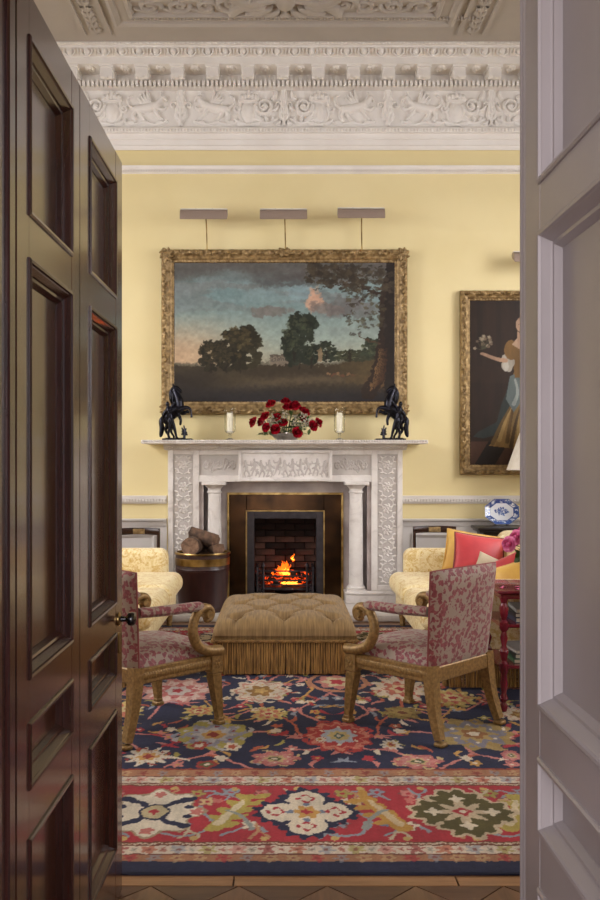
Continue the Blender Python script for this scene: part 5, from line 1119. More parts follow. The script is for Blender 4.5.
fpx(149, 758, 40, 16, L_STAR, mirror=False); fpx(276, 760, 46, 15, L_OVAL, mirror=False); fpx(418, 763, 46, 14, L_OVAL, mirror=False); fpx(392, 746, 18, 9, L_STAR, 5, mirror=False); fpx(512, 757, 20, 10, L_OVAL, mirror=False); fpx(207, 766, 22, 8, [(1, (158, 58, 52), 5, 0.1), (0.6, (96, 102, 60), 4, 0.2), (0.3, CREAM, 0, 0)], mirror=False)
fpx(321, 741, 10, 5, L_STAR, mirror=False); fpx(200, 747, 16, 8, [(1, (176, 70, 60), 6, 0.15), (0.5, CREAM, 5, 0.2)], mirror=False); fpx(233, 748, 16, 8, [(1, CREAM, 6, 0.15), (0.5, RUST, 5, 0.2)], mirror=False)
for px, py in ((338, 683),):
    x, y = fpos(px, py); flower(x, y, 0.20, 0.26, [(1.0, (190, 132, 100), 0, 0), (0.82, NAVY, 0, 0), (0.66, (196, 128, 116), 8, 0.12), (0.45, (206, 190, 150), 6, 0.2), (0.24, RED, 5, 0.2)])
for px, py, w_, h_, L in ((225, 660, 40, 11, L_WHITE), (300, 655, 40, 10, L_GREEN), (384, 655, 40, 10, L_OVAL), (440, 664, 40, 11, L_PINKW), (500, 672, 40, 12, L_WHITE), (160, 664, 40, 11, L_YEL), (118, 712, 44, 18, L_YEL), (200, 712, 30, 10, L_YEL), (520, 716, 36, 14, L_WHITE), (262, 644, 34, 7, L_OVAL), (420, 644, 34, 7, L_WHITE), (480, 650, 34, 8, L_RED), (90, 745, 60, 26, L_TAN), (60, 700, 60, 24, L_WHITE), (555, 700, 60, 24, L_GREEN), (590, 740, 60, 26, L_PINKW)):
    fpx(px, py, w_, h_, L, mirror=False)
# main red border: medallions and leaf sprays, both ends
def border(yc, flip):
    def B_(px, dy): return ((px-VX)*3.69/FPX, yc+flip*dy)
    OUT = (222, 206, 180)
    def sprig(pts, c=(150, 160, 166), r=0.008): rp.line([B_(*p) for p in pts], r, r, c)
    for per in (-1, 0, 1):
        o = per*462
        # creeper
        for k in range(3):
            q = o+k*154
            sprig([(q+170, -0.21), (q+185, -0.24), (q+205, -0.21), (q+215, -0.1), (q+200, 0.04), (q+206, 0.17), (q+225, 0.2), (q+240, 0.13)]); sprig([(q+268, -0.2), (q+255, -0.12), (q+240, -0.18), (q+226, -0.23)]); sprig([(q+188, 0.18), (q+206, 0.23), (q+226, 0.17)])
            for dx, dy, c in ((186, -0.12, SKY), (206, 0.11, (206, 176, 130)), (228, 0.22, SKY), (252, -0.14, CREAM), (262, 0.20, PINK), (193, 0.2, OLIVE)):
                x, y = B_(q+dx, dy); rp.ell(x, y, 0.036, 0.045, (150, 80, 80), 6, 0.2); rp.ell(x, y, 0.030, 0.038, c, 5, 0.25); rp.ell(x, y, 0.011, 0.014, RED)
        for q0 in range(14):
            q = o+120+q0*33; sg = 1 if q0 % 2 else -1; cc = ((150, 160, 166), (196, 150, 110), (206, 190, 160))[q0 % 3]
            sprig([(q, sg*0.26), (q+9, sg*0.20), (q+18, sg*0.24), (q+14, sg*0.27)], cc, 0.007); sprig([(q+9, sg*0.20), (q+6, sg*0.13), (q-2, sg*0.12)], cc, 0.007)
            x, y = B_(q-2, sg*0.12); rp.ell(x, y, 0.022, 0.028, ((206, 120, 110), (220, 206, 180), (120, 134, 160))[q0 % 3], 5, 0.25); x, y = B_(q+14, sg*0.26); rp.ell(x, y, 0.016, 0.02, (206, 176, 110))
        # ragged leaf (yellow green / ochre)
        for q, c1, c2, sg in ((236, (184, 166, 84), (222, 206, 170), 1), (380, (196, 150, 72), (214, 190, 150), -1), (518, (184, 166, 84), (222, 206, 170), 1)):
            for k in range(9):
                t = k/8; bx, by = B_(o+q-sg*(16-30*t), -0.15+0.30*t); a = math.atan2(flip*1.0, sg*0.6)
                rp.leaf(bx, by, a+(0.8 if k % 2 else -0.8), 0.10, 0.040, c1, 0.3)
            rp.line([B_(o+q-sg*18, -0.16), B_(o+q-sg*2, 0.0), B_(o+q+sg*12, 0.17)], 0.040, 0.022, c1); rp.line([B_(o+q-sg*16, -0.12), B_(o+q-sg*2, 0.02), B_(o+q+sg*6, 0.12)], 0.022, 0.01, c2)
            rp.line([B_(o+q+sg*18, -0.17), B_(o+q+sg*8, -0.05), B_(o+q-sg*8, 0.02)], 0.014, 0.006, (150, 156, 150))
        # medallions
        def med(px, c_out, c_in, c_cross, style):
            x, y = B_(o+px, 0.0)
            if style == 0:                            # cream cross in a navy ragged ground
                [rp.ell(x+dx, y+dy, 0.108, 0.128, c_out, 11, 0.14) for dx, dy in ((0.105, 0), (-0.105, 0), (0, 0.13), (0, -0.13))]; rp.ell(x, y, 0.16, 0.19, c_out, 16, 0.08)
                for dx, dy in ((0.105, 0), (-0.105, 0), (0, 0.13), (0, -0.13)): rp.ell(x+dx, y+dy, 0.078, 0.095, c_in, 8, 0.04)
                rp.ell(x, y, 0.1, 0.115, c_in)
                for dx, dy in ((0.12, 0), (-0.12, 0), (0, 0.145), (0, -0.145)): rp.ell(x+dx, y+dy, 0.035, 0.044, RED, 4, 0.2); rp.ell(x+dx, y+dy, 0.024, 0.03, CREAM, 5, 0.2); rp.ell(x+dx*0.55, y+dy*0.55, 0.016, 0.018, (120, 130, 150))
                rp.ell(x, y, 0.052, 0.06, GOLD, 6, 0.2); rp.ell(x, y, 0.025, 0.03, RED, 4, 0.2)
            elif style == 1:                          # cream lobed medallion with navy X
                rp.ell(x, y, 0.19, 0.235, (170, 150, 120), 8, 0.12); rp.ell(x, y, 0.176, 0.22, c_in, 8, 0.12)
                for sx_ in (-1, 1):
                    for sy_ in (-1, 1): rp.line([(x+sx_*0.03, y+sy_*0.04), (x+sx_*0.07, y+sy_*0.10), (x+sx_*0.14, y+sy_*0.14)], 0.010, 0.026, c_cross); rp.ell(x+sx_*0.14, y+sy_*0.05, 0.022, 0.02, c_cross)
                rp.ell(x, y, 0.062, 0.085, c_cross); rp.ell(x, y, 0.05, 0.07, (196, 180, 140)); rp.ell(x, y, 0.02, 0.026, RED, 4, 0.2)
                for dx, dy in ((0.17, 0), (-0.17, 0), (0, 0.19), (0, -0.19)): rp.ell(x+dx, y+dy, 0.028, 0.03, (200, 120, 110), 5, 0.2)
            else:                                     # olive ground, pale ragged edge, cream star arms
                [rp.ell(x+dx, y+dy, 0.13, 0.145, (206, 186, 156), 9, 0.12) for dx, dy in ((0.09, 0), (-0.09, 0), (0, 0.11), (0, -0.11))]; [rp.ell(x+dx, y+dy, 0.108, 0.122, c_out, 9, 0.14) for dx, dy in ((0.09, 0), (-0.09, 0), (0, 0.11), (0, -0.11))]
                for k in range(8):
                    a = k*PI/4; rp.leaf(x, y, a, 0.12 if k % 2 else 0.16, 0.034, (206, 186, 156))
                for k in range(4): a = k*PI/2; rp.ell(x+0.12*math.cos(a), y+0.14*math.sin(a), 0.028, 0.034, CREAM, 4, 0.3)
                rp.ell(x, y, 0.055, 0.065, (206, 186, 156), 8, 0.1); rp.ell(x, y, 0.034, 0.04, RED, 4, 0.2); rp.ell(x, y, 0.014, 0.016, CREAM)
        med(155, NAVY, (228, 216, 194), NAVY, 1); med(307, NAVY, (228, 214, 190), NAVY, 0); med(463, (92, 84, 46), CREAM, CREAM, 2)
border(3.69, 1); border(RY1-(3.69-RY0), -1)
du = (fbm(rp.U*30, rp.V*26, 3, 14)-0.5)*0.022; dv = (fbm(rp.U*30+7, rp.V*26, 3, 15)-0.5)*0.026       # hand-knotted waver
iu = np.clip(np.searchsorted(us, np.clip(rp.U+du, us[0], us[-1])), 0, len(us)-1); iv = np.clip(np.searchsorted(vs, np.clip(rp.V+dv*np.clip(E/0.2, 0, 1), vs[0], vs[-1])), 0, len(vs)-1)
rp.C = rp.C[iv, iu]
g_ = rp.C.mean(axis=2, keepdims=True); rp.C = np.clip(g_+(rp.C-g_)*1.0, 0, 1)*0.97
# woolly mottling and faded rows of knots
n = fbm(rp.U*9, rp.V*9, 3, 4); n2 = vnoise(rp.U*90, rp.V*5, 6); rp.C *= (0.86+0.20*n+0.08*n2)[..., None]
zz = RZ-0.0012+0.0012*(vnoise(rp.U*55, rp.V*55, 3)-0.5)
rug = thing('rug', 'large navy and red oriental rug with flowers and a medallion border', 'rug', (0, 0, 0))
link('pile', gridmesh('pile', np.stack([rp.U, rp.V, zz], 2), M_RUG, rp.C), rug)
part('binding', join(box(RX0-0.006, RX1+0.006, RY0-0.006, RY1+0.006, 0.0004, RZ-0.003)), plain('navy_binding', (40, 42, 64), None, 0.95), rug, smooth=False)

# ================================================================= OTTOMAN
OX, OY = 0.010, 6.68
ot = thing('ottoman', 'gold buttoned ottoman with deep bullion fringe on the rug', 'ottoman', (OX, OY, RZ))
ohx, ohy = 0.485, 0.66
TU = [(-0.33+0.165*(i*2+(j % 2))*0.999-0.0, -0.50+j*0.25) for j in range(5) for i in range(3) if -0.33+0.165*(i*2+(j % 2)) < 0.36]
def tuft(x, y, k):
    z = np.zeros_like(x)
    for a, b in TU: z -= 0.052*np.exp(-((x-a)**2+(y-b)**2)/0.045**2)
    for a, b in TU:
        for c, d in TU:
            if (a < c and abs(abs(a-c)-0.165) < 0.01 and abs(abs(b-d)-0.25) < 0.01):
                dd, _ = dist_seg(x, y, (a, b), (c, d)); z -= 0.030*np.exp(-(dd/0.014)**2)
    for a, b in TU:
        if abs(b) > 0.45: dd, _ = dist_seg(x, y, (a, b), (a, 0.66*np.sign(b))); z -= 0.024*np.exp(-(dd/0.014)**2)
    return z*np.clip(k*1.4-0.3, 0, 1)
cu = link('tufted_top', gridmesh('tufted_top', pillow(ohx, ohy, 0.262, 0.125, 7, 2.4, 110, 120, tuft), M_GOLDF), ot)
for a, b in TU: part('button', ball((a, b, 0.262+0.125-0.048), (0.013, 0.013, 0.006), 8, 5), M_GOLDF, cu)
part('border_band', box(-ohx+0.014, ohx-0.014, -ohy+0.014, ohy-0.014, 0.222, 0.285, 0.012, 2), M_GOLDF, ot)
part('base', box(-ohx+0.03, ohx-0.03, -ohy+0.03, ohy-0.03, 0.03, 0.225), plain('ottoman_base_cloth', (70, 50, 28), None, 0.9), ot, smooth=False)
def rope(pts, r, tw=0.03, n=6):
    return tube(pts, r, n)
def rope_ring(hx, hy, z, r):
    P4 = [(-hx, -hy, z), (hx, -hy, z), (hx, hy, z), (-hx, hy, z)]; gs = []
    for k in range(4):
        a, b = Vector(P4[k]), Vector(P4[(k+1) % 4]); L = (b-a).length; m = int(L/0.006); d = (b-a).normalized(); o_ = Vector((d.y, -d.x, 0))
        for ph in (0, PI): gs.append(tube([a+d*(L*i/m)+o_*(r*0.5*math.cos(i*0.9+ph))+Vector((0, 0, r*0.5*math.sin(i*0.9+ph))) for i in range(0, m+1)], r*0.62, 5))
    return join(*gs)
part('rope_trim', rope_ring(ohx-0.002, ohy-0.002, 0.226, 0.012), M_GOLDD, ot)
def fringe(hx, hy, z0, z1, sides=(0, 1, 2, 3), step=0.0165, seed=1):
    rr = random.Random(seed); gs = []; P4 = [(-hx, -hy), (hx, -hy), (hx, hy), (-hx, hy)]
    for k in sides:
        a, b = Vector(P4[k]), Vector(P4[(k+1) % 4]); L = (b-a).length; m = int(L/step); d = (b-a)/L; o_ = Vector((d.y, -d.x))
        for i in range(m):
            p = a+d*((i+0.5)*L/m); q = p+d*rr.uniform(-0.005, 0.005)+o_*rr.uniform(-0.004, 0.008); r = 0.0078*rr.uniform(0.85, 1.15)
            gs.append(tube([(p.x, p.y, z1), ((p.x+q.x)/2+o_.x*0.003, (p.y+q.y)/2+o_.y*0.003, (z0+z1)/2), (q.x, q.y, z0+rr.uniform(0, 0.006))], [r*0.8, r, r*1.1], 5))
    return join(*gs)
tag(part('fringe', fringe(ohx-0.012, ohy-0.012, 0.004, 0.216), M_FRINGE, ot), kind='stuff')

# ================================================================= ARMCHAIRS
def armchair(lab, loc, rz):
    t = thing('armchair', lab, 'armchair', loc, rz, 'pair of gilt armchairs'); hw = 0.275
    fr = part('seat_frame', join(box(-hw-0.005, hw+0.005, 0.245, 0.305, 0.305, 0.385, 0.006, 1), box(-hw+0.01, hw-0.01, -0.265, -0.215, 0.305, 0.385, 0.006, 1), box(-hw-0.005, -hw+0.045, -0.255, 0.27, 0.305, 0.385, 0.006, 1), box(hw-0.045, hw+0.005, -0.255, 0.27, 0.305, 0.385, 0.006, 1)), M_GILTD, t)
    rr = []
    for s in (-1, 1):
        x = s*(hw+0.006)
        for i in range(30): rr.append(ball((x, -0.23+i*0.0165, 0.345), (0.006, 0.011, 0.020), 6, 4))
    for i in range(32): rr.append(ball((-hw+0.025+i*0.0162, 0.306, 0.345), (0.011, 0.006, 0.020), 6, 4))
    tag(part('carved_gadroon', join(*rr), M_GILTD, fr), kind='stuff')
    for s in (-1, 1):
        # front legs: block, collar, square taper, foot
        x = s*(hw-0.012); y = 0.275; B4 = lambda h, z, dx=0, dy=0: [(x-h+dx, y-h+dy, z), (x+h+dx, y-h+dy, z), (x+h+dx, y+h+dy, z), (x-h+dx, y+h+dy, z)]
        lg = join(box(x-0.036, x+0.036, y-0.036, y+0.036, 0.285, 0.392, 0.005, 1), box(x-0.03, x+0.03, y-0.03, y+0.03, 0.262, 0.288, 0.008, 2), hexa(B4(0.017, 0.035, s*0.010, 0.028), B4(0.03, 0.268)), box(x+s*0.010-0.027, x+s*0.010+0.027, y+0.001, y+0.055, 0.0, 0.022, 0.005, 1), box(x+s*0.010-0.021, x+s*0.010+0.021, y+0.007, y+0.049, 0.02, 0.04, 0.004, 1))
        l = part('leg', lg, M_GILTD, t); part('rosette', join(*[ball((x+s*0.037, y+0.018*math.cos(a), 0.338+0.018*math.sin(a)), (0.005, 0.010, 0.010), 6, 4) for a in np.linspace(0, 2*PI, 7)[:-1]], ball((x+s*0.037, y, 0.338), (0.009, 0.009, 0.009), 8, 5)), M_GILTD, l)
        pts = [(s*(hw-0.022), -0.235, 0.39), (s*(hw-0.018), -0.245, 0.28), (s*(hw-0.010), -0.268, 0.15), (s*hw, -0.305, 0.03)]
        part('leg', join(tube(spline(pts, 5), [0.044, 0.042, 0.034, 0.028], 4, up=(0, 1, 0)), box(s*hw-0.027, s*hw+0.027, -0.338, -0.284, 0.0, 0.022, 0.005, 1)), M_GILTD, t, True, 50)
        # arm: S support with a volute, padded rest
        pa = [(0.305, 0.405), (0.225, 0.412), (0.150, 0.445), (0.112, 0.515), (0.118, 0.585), (0.155, 0.637), (0.205, 0.648), (0.240, 0.620), (0.232, 0.585), (0.200, 0.580), (0.192, 0.605), (0.208, 0.615)]
        xa = s*(hw+0.010); a = part('arm_support', tube([(xa, p.x, p.y) for p in spline([(q[0], q[1], 0) for q in pa], 6)], [0.030, 0.031, 0.030, 0.029, 0.027, 0.026, 0.024, 0.020, 0.016, 0.013, 0.011, 0.009], 8, flat=(1.1, 0.95), up=(1, 0, 0)), M_GILTD, t, True, 60)
        part('volute_eye', xf(lathe([(0.0, -0.03), (0.02, -0.03), (0.024, -0.02), (0.024, 0.02), (0.02, 0.03), (0.0, 0.03)], 14, cap=False), loc=(xa, 0.207, 0.61), rot=(0, PI/2, 0)), M_GILTD, a)
        part('arm_pad', tube(spline([(xa, 0.165, 0.652), (xa, 0.14, 0.66), (xa, -0.05, 0.662), (xa-s*0.01, -0.235, 0.668)], 5), [0.018, 0.031, 0.033, 0.031], 10, flat=(1.0, 0.85), up=(1, 0, 0)), M_LEAFY, t)
    st = pillow(hw-0.012, 0.272, 0.375, 0.085, 6, 2.6, 28, 28, lambda x, y, k: 0.022*(1-(x/0.3)**2)*(1-(y/0.3)**2)*k); st[..., 1] += 0.025
    part('seat', gridgeo(st), M_LEAFY, t, True, 80)
    # curved padded back
    nU, nV = 17, 13; th = 0.032; F_, K_ = np.zeros((nV, nU, 3)), np.zeros((nV, nU, 3))
    for j in range(nV):
        q = j/(nV-1); z = 0.345+0.530*q
        for i in range(nU):
            a = (i/(nU-1)-0.5)*2; wd = 0.272+0.030*q; ed = (1-abs(a)**8)**0.5*(1-abs(2*q-1)**12)**0.5; y = -0.215-0.075*q+0.035*a*a*q-0.012
            F_[j, i] = (a*wd, y+0.006+(th+0.012*(1-a*a))*ed, z+0.008*(1-a*a)*q); K_[j, i] = (a*wd, y-0.006-th*0.8*ed, z+0.008*(1-a*a)*q)
    g1, g2 = gridgeo(F_), gridgeo(K_); rim = []
    n1 = nU*nV; loop = [i for i in range(nU)]+[j*nU+nU-1 for j in range(1, nV)]+[(nV-1)*nU+i for i in range(nU-2, -1, -1)]+[j*nU for j in range(nV-2, 0, -1)]
    for k in range(len(loop)): a, b = loop[k], loop[(k+1) % len(loop)]; rim.append((a, b, n1+b, n1+a))
    V = g1[0]+g2[0]; Fc = [tuple(reversed(f)) for f in g1[1]]+[tuple(i+n1 for i in f) for f in g2[1]]+[tuple(reversed(f)) for f in rim]
    bk = part('backrest', (V, Fc), M_LEAFY, t, True, 70)
    part('piping', tube([Vector(V[n1+i])*0.5+Vector(V[i])*0.5 for i in loop]+[Vector(V[n1+loop[0]])*0.5+Vector(V[loop[0]])*0.5], 0.0055, 6, cap=False), plain('red_gimp', (140, 70, 70), None, 0.8) if 'red_gimp' not in MATS else MATS['red_gimp'], bk)
    return t
armchair('gilt armchair in red leaf fabric with its back by the crimson side table', (0.767, 4.934, RZ), math.radians(45))
armchair('gilt armchair in red leaf fabric beside the mahogany door', (-0.757, 4.893, RZ), math.radians(-45))

# ================================================================= SOFAS
def sofa(lab, xf_, s):                                 # s = +1 stands right of the hearth and faces left
    t = thing('sofa', lab, 'sofa', (xf_, 0, RZ), group='pair of cream damask sofas'); Y0, Y1 = 5.66, 7.92; D = 1.14
    def bx(xa, xb, *r, **k): lo, hi = sorted((s*xa, s*xb)); return box(lo, hi, *r, **k)
    part('base', bx(0.03, D, Y0+0.03, Y1-0.03, 0.145, 0.33, b=0.03, seg=3), M_DAMASK, t)
    n = 2; L = (Y1-Y0-0.40)/n
    for k in range(n):
        part('seat_cushion', bx(-0.055, 0.80, Y0+0.204+L*k, Y0+0.196+L*(k+1), 0.315, 0.49, b=0.082, seg=6), M_DAMASK, t, True, 80)
    for y0, y1 in ((Y0, Y0+0.20), (Y1-0.20, Y1)):
        g = join(bx(0.09, D, y0, y1, 0.16, 0.675, b=0.075, seg=5))
        part('arm', g, M_DAMASK, t)
    part('back', bx(0.90, D, Y0+0.02, Y1-0.02, 0.20, 0.83, b=0.09, seg=5), M_DAMASK, t)
    for k in range(n): part('back_cushion', bx(0.86, 0.98, Y0+0.21+L*k, Y0+0.19+L*(k+1), 0.44, 0.80, b=0.055, seg=5), M_DAMASK, t)
    for y in (Y0+0.09, Y1-0.09):
        for x in (0.085, D-0.08): part('leg', lathe([(0.0, 0.0), (0.022, 0.0), (0.026, 0.02), (0.022, 0.03), (0.034, 0.10), (0.045, 0.13), (0.045, 0.16), (0.0, 0.16)], 14, (s*x, y, 0), cap=False), M_GILTD, t)
    gs = []; rr = random.Random(4); x = 0.10
    while x < D:
        r = 0.008; gs.append(tube([(s*x, Y0+0.014, 0.16), (s*(x+rr.uniform(-.004, .004)), Y0+0.010, 0.008)], [r*0.8, r*1.1], 5)); x += 0.0165
    tag(part('fringe', join(*gs), M_FRINGE, t), kind='stuff')
    part('fringe_heading', bx(0.06, D, Y0-0.004, Y0+0.02, 0.150, 0.18, b=0.004, seg=1), M_GOLDD, t)
    return t
sofa('cream damask sofa piled with red and yellow cushions', 0.955, 1); sofa('cream damask sofa beside the log bucket', -0.905, -1)
def cushion(lab, loc, w_, h_, T, m, rot, mp):
    t = thing('cushion', lab, 'cushion', loc); t.rotation_euler = rot
    part('cover', throw_pillow(w_, h_, T), m, t, True, 80)
    if mp is not None:
        loop = []; n = 22; tt = np.sin(np.linspace(-PI/2, PI/2, n)); f = lambda X, Y: (X*w_/2*(1-0.04*(1-Y**2)*abs(X)), Y*h_/2*(1-0.04*(1-X**2)*abs(Y)), 0)
        loop = [f(a, -1) for a in tt]+[f(1, a) for a in tt[1:]]+[f(a, 1) for a in tt[::-1][1:]]+[f(-1, a) for a in tt[::-1][1:]]; part('piping', tube(loop, 0.007, 6, cap=False), mp, t)
    return t
# upright cushions leaning against the far arm and back of the right-hand sofa
def facing(rx, ry, rz): return (math.radians(rx), math.radians(ry), math.radians(rz))
cushion('large yellow silk cushion against the sofa arm, behind the coral cushion', P(473, 554, 7.56), 0.47, 0.37, 0.14, M_YELC, facing(66, 9, -8), M_YELC)
cushion('coral red cushion leaning on the yellow cushion', P(479, 556, 7.30), 0.41, 0.36, 0.14, M_REDC, facing(62, 8, -2), MATS['red_gimp'])
cushion('small beige cushion tucked between two red cushions', P(491, 569, 7.08), 0.26, 0.20, 0.11, M_BEIGEC, facing(66, 24, -8), None)
cushion('flat coral cushion lying over the beige cushion', P(513, 563, 6.93), 0.44, 0.15, 0.10, M_REDC, facing(50, -26, -10), None)
cushion('yellow silk cushion at the near end of the sofa', P(522, 575, 6.7), 0.42, 0.22, 0.15, M_YELC, facing(66, -20, -12), M_YELC)

# ================================================================= CHAIRS AND TABLE BY THE WALL
def wall_chair(lab, px, top):
    Yc = 8.68; t = thing('side_chair', lab, 'chair', ((px-VX)*Yc/FPX, Yc, 0.0), group='pair of side chairs by the wall'); hw = 0.195
    zt = CAMZ-(top-VY)*Yc/FPX
    part('crest_rail', tube(spline([(-hw-0.01, 0.03, zt-0.035), (-hw*0.5, 0.05, zt-0.03), (0, 0.058, zt-0.03), (hw*0.5, 0.05, zt-0.03), (hw+0.01, 0.03, zt-0.035)], 5), 0.036, 8, flat=(0.42, 1.0), up=(0, 1, 0)), M_DARKW, t)
    part('brass_inlay', box(-0.055, 0.06, 0.028, 0.036, zt-0.056, zt-0.006, 0.003, 1), M_GILT, t)
    part('cross_rail', tube(spline([(-hw, 0.03, zt-0.24), (0, 0.05, zt-0.235), (hw, 0.03, zt-0.24)], 5), 0.013, 8), M_DARKW, t)
    part('cross_rail', tube(spline([(-hw, 0.03, zt-0.275), (0, 0.05, zt-0.27), (hw, 0.03, zt-0.275)], 5), 0.009, 8), M_DARKW, t)
    for k in range(5): part('ball', ball((-0.13+k*0.065, 0.045, zt-0.256), 0.012, 8, 6), M_GILT, t)
    for s in (-1, 1):
        part('back_post', tube(spline([(s*hw, 0.035, zt-0.005), (s*hw, 0.02, zt-0.2), (s*hw, 0.0, 0.42), (s*(hw+0.005), 0.03, 0.2), (s*(hw+0.01), 0.09, 0.0)], 5), [0.015, 0.016, 0.02, 0.018, 0.014], 8), M_DARKW, t)
        part('leg', tube(spline([(s*hw, -0.36, 0.42), (s*(hw+0.003), -0.37, 0.2), (s*(hw+0.01), -0.40, 0.0)], 5), [0.022, 0.018, 0.013], 8), M_DARKW, t)
    part('seat_rail', box(-hw-0.01, hw+0.01, -0.38, 0.02, 0.40, 0.44, 0.008, 2), M_DARKW, t)
    part('seat', xf(gridgeo(pillow(hw, 0.19, 0.435, 0.04, 6, 2.5, 16, 16)), loc=(0, -0.18, 0)), M_BEIGEC, t, True, 80)
wall_chair('dark side chair with gilt crest behind the piled cushions', 435, 526.5)
wall_chair('dark side chair with gilt crest behind the sofa by the log bucket', 138, 528.5)
TZ = CAMZ-(527-VY)*8.7/FPX; tx0 = (475-VX)*8.75/FPX
t = thing('console_table', 'dark console table against the wall holding the platter', 'table', (tx0, 8.8, 0))
part('top', join(box(0, 1.5, -0.20, 0.16, TZ-0.028, TZ, 0.010, 3), box(0.02, 1.48, -0.18, 0.16, TZ-0.05, TZ-0.028, 0.008, 2)), M_EBONY, t)
part('apron', box(0.06, 1.44, -0.15, 0.14, TZ-0.15, TZ-0.05, 0.003, 1), M_EBONY, t)
for x in (0.09, 1.41):
    for y in (-0.12, 0.11): part('leg', lathe([(0.0, 0.0), (0.03, 0.0), (0.034, 0.03), (0.02, 0.06), (0.026, 0.2), (0.034, TZ-0.25), (0.024, TZ-0.22), (0.036, TZ-0.18), (0.036, TZ-0.14), (0.0, TZ-0.14)], 14, (x, y, 0), cap=False), M_EBONY, t)
# blue and white platter on a stand
u = np.linspace(-1, 1, 90); pw, ph = 0.168, 0.125
pp = Paint(u, u, (222, 226, 232)); X, Y = pp.U, pp.V
octa = np.maximum(np.abs(X), np.abs(Y))
BL = (58, 84, 146); nz = fbm(X*7+9, Y*7, 3, 5)
def pc(m, c): pp.C[m] = np.array(c)/255
pc((octa > 0.70) & (nz > 0.42), (110, 132, 178)); pc((octa > 0.72) & (octa < 0.97) & (nz > 0.52), BL); pc((octa > 0.95), (78, 100, 156)); pc((np.abs(octa-0.70) < 0.02), BL)
rr = random.Random(6)
for i in range(60):
    a, r = rr.uniform(0, 6.28), 0.42*math.sqrt(rr.random()); pp.ell(r*math.cos(a), r*math.sin(a)*0.8+0.02, 0.05, 0.06, BL if i % 3 else (120, 142, 190), 5, 0.3)
R2 = np.maximum(np.abs(X), np.abs(Y)); zc = np.where(R2 > 0.68, 0.010+0.016*(R2-0.68)/0.32, 0.010-0.0*R2)
k8 = np.maximum(np.maximum(np.abs(X), np.abs(Y)), (np.abs(X)+np.abs(Y))/1.42)/np.maximum(np.maximum(np.abs(X), np.abs(Y)), 1e-6)
A = np.stack([X*pw/k8, -zc, Y*ph/k8], 2)
pl_c = P(501.5, 515, 8.86); pl = thing('platter', 'octagonal blue and white china platter standing on the dark console', 'platter', (pl_c.x, 8.86, TZ))
lean = math.radians(-12)
o1 = link('plate_front', gridmesh('plate_front', A, M_CHINA, pp.C), pl, loc=(0, 0, ph+0.012), rot=(lean, 0, 0))
Ab = A.copy(); Ab[..., 1] += 0.007; gb = gridgeo(Ab); part('plate_back', (gb[0], [tuple(reversed(f)) for f in gb[1]]), plain('china_white', (222, 226, 232), None, 0.2), pl, loc=(0, 0, ph+0.012), rot=(lean, 0, 0))
part('plate_stand', join(tube([(-0.06, -0.02, 0.012), (-0.06, 0.06, 0.004)], 0.005, 6), tube([(0.06, -0.02, 0.012), (0.06, 0.06, 0.004)], 0.005, 6), tube([(-0.06, -0.024, 0.012), (-0.06, -0.024, 0.03)], 0.005, 6), tube([(0.06, -0.024, 0.012), (0.06, -0.024, 0.03)], 0.005, 6), tube([(-0.06, 0.03, 0.006), (0.0, 0.06, 0.17), (0.06, 0.03, 0.006)], 0.005, 6)), M_EBONY, pl)
# table lamp
lx = (540-VX)*8.62/FPX; sb = CAMZ-(470-VY)*8.62/FPX; st_ = CAMZ-(418-VY)*8.62/FPX
t = thing('table_lamp', 'table lamp with white conical shade in front of the portrait', 'lamp', (lx, 8.66, TZ))
part('base', lathe([(0.0, 0.0), (0.09, 0.0), (0.09, 0.02), (0.05, 0.035), (0.03, 0.07), (0.075, 0.16), (0.085, 0.23), (0.06, 0.32), (0.022, 0.36), (0.014, 0.42), (0.014, sb-TZ+0.1), (0.0, sb-TZ+0.1)], 24, cap=False), M_BRASS, t)
part('shade', lathe([(0.305, sb-TZ), (0.303, sb-TZ+0.004), (0.13, st_-TZ), (0.126, st_-TZ), (0.299, sb-TZ)], 40, cap=False), M_CREAM, t)

# ================================================================= CRIMSON SIDE TABLE
tx, ty0, ty1 = 1.225, 5.12, 5.62; TW = 0.62; T_Z = 0.705
t = thing('side_table', 'crimson lacquered side table with turned legs and two shelves', 'table', (tx, ty0, RZ))
part('top', join(box(0, TW, 0, ty1-ty0, T_Z-0.03, T_Z-RZ, 0.008, 2), box(0.018, TW-0.018, 0.018, ty1-ty0-0.018, T_Z-0.06, T_Z-0.03, 0.004, 1)), M_REDW, t)
for z in (0.265, 0.50): part('shelf', box(0.02, TW-0.02, 0.02, ty1-ty0-0.02, z-0.02, z, 0.005, 1), M_REDW, t)
tl = [(0.0, 0.0), (0.016, 0.0), (0.022, 0.03), (0.014, 0.05), (0.026, 0.075), (0.014, 0.1), (0.024, 0.16), (0.016, 0.21), (0.027, 0.235), (0.027, 0.275), (0.014, 0.29), (0.022, 0.32), (0.028, 0.345), (0.014, 0.375), (0.022, 0.42), (0.015, 0.455), (0.027, 0.475), (0.027, 0.51), (0.014, 0.525), (0.024, 0.56), (0.028, 0.59), (0.016, 0.62), (0.026, 0.65), (0.026, 0.66), (0.0, 0.66)]
tlm = mesh('leg', lathe(tl, 16, cap=False), M_REDW)
for x in (0.042, TW-0.042):
    for y in (0.042, ty1-ty0-0.042): link('leg', tlm, t, loc=(x, y, 0))
bz = RZ
def books(z, items):
    for k, (lab, m, w_, d_, h_, dx, dy, rz) in enumerate(items):
        b = thing('book', lab, 'book', (tx+dx, ty0+dy, z), math.radians(rz), 'books on the crimson table shelves')
        part('cover', join(box(0, w_, 0, d_, 0, 0.003), box(0, w_, 0, d_, h_-0.003, h_), box(0, 0.003, 0, d_, 0, h_)), m, b, smooth=False); part('pages', box(0.003, w_-0.004, 0.004, d_-0.004, 0.003, h_-0.003), M_PAGE, b, smooth=False); z += h_
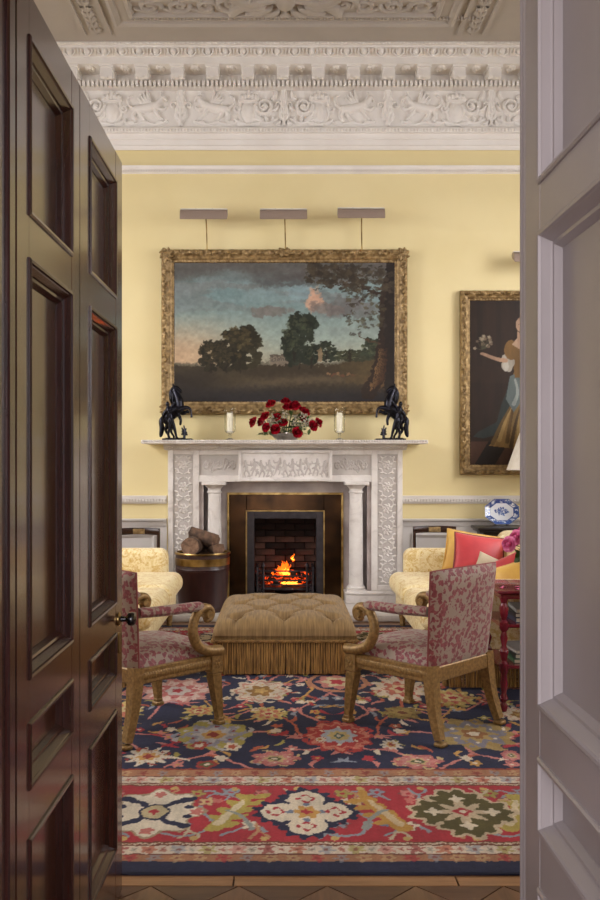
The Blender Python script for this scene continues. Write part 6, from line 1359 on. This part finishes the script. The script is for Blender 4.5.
books(RZ+0.5, [('dark blue book at the bottom of the upper shelf pile', M_BOOK1, 0.26, 0.32, 0.028, 0.12, 0.08, 0), ('black book in the middle of the upper shelf pile', M_BOOK4, 0.25, 0.30, 0.024, 0.12, 0.09, 4), ('grey book on top of the upper shelf pile', M_BOOK3, 0.23, 0.28, 0.022, 0.13, 0.10, -4)])
books(RZ+0.265, [('green book at the bottom of the lower shelf pile', M_BOOK2, 0.27, 0.33, 0.024, 0.11, 0.08, 0), ('black book in the middle of the lower shelf pile', M_BOOK4, 0.25, 0.30, 0.026, 0.12, 0.09, -3), ('grey book on top of the lower shelf pile', M_BOOK3, 0.24, 0.28, 0.020, 0.13, 0.10, 5)])
vx, vy = tx+0.38, ty0+0.25
vs_ = thing('vase', 'round white vase of pink flowers on the crimson table', 'vase', (vx, vy, T_Z))
part('body', lathe([(0.0, 0.0), (0.05, 0.0), (0.055, 0.008), (0.085, 0.05), (0.092, 0.09), (0.07, 0.14), (0.045, 0.165), (0.055, 0.18), (0.05, 0.18), (0.04, 0.165), (0.065, 0.135), (0.0, 0.03)], 26, cap=False), MATS['china_white'], vs_)
PM = mesh('bloom', rose_geo(0.042, 5), M_PINK, True, 60)
vm = Vector((vx, vy, T_Z+0.17))
for px, py, yy in ((508, 544, 5.34), (515.5, 537, 5.36), (521, 533, 5.42), (530, 540, 5.35), (540, 530, 5.3), (548, 545, 5.36)):
    p = P(px, py, yy); d = (p-vm).normalized(); t = thing('pink_flower', 'pink double flower in the vase on the crimson table', 'flower', p, group='pink flowers in the vase'); f_ = Vector((d.x, d.y-0.8, d.z*0.7)).normalized()
    link('bloom', PM, t, loc=-f_*0.02, rot=f_.to_track_quat('Z', 'Y').to_euler())
    part('stem', tube(spline([tuple(vm-p+Vector((0, 0, -0.1))), tuple(vm-p+d*0.05), tuple(-f_*0.02)], 5), 0.003, 6), M_LEAF, t)
    for k in range(2): link('leaf', LM, t, loc=(vm-p)*(0.45+0.3*k), rot=Euler((0.4+0.5*k, 0.3, 1.2+2*k)), scale=(1.2, 1.2, 1.2))
lp = P(515, 562, 5.3); t = thing('flower_leaf_spray', 'green leaf spray drooping from the vase of pink flowers', 'leaves', vm)
part('stem', tube(spline([(0, 0, 0), tuple((lp-vm)*0.5+Vector((0, 0, 0.05))), tuple(lp-vm)], 5), 0.003, 6), M_LEAF, t)
for k in range(5): link('leaf', LM, t, loc=(lp-vm)*(0.7+0.08*k), rot=Euler((0.9, 0.2*k, 1.0+1.1*k)), scale=(1.1,)*3)
PTM = mesh('fallen_petal', leaf_geo(0.035, 0.014), M_PINK)
for dx, dy, rz in ((0.05, 0.10, 0.4), (0.085, 0.16, 2.0), (0.12, 0.08, 3.4), (0.16, 0.14, 1.1)):
    o = link('fallen_petal', PTM, None, loc=(tx+dx, ty0+dy, T_Z+0.0012), rot=(0, 0, rz)); tag(o, 'pink petal fallen on the crimson table top', 'petal', 'fallen petals on the table')
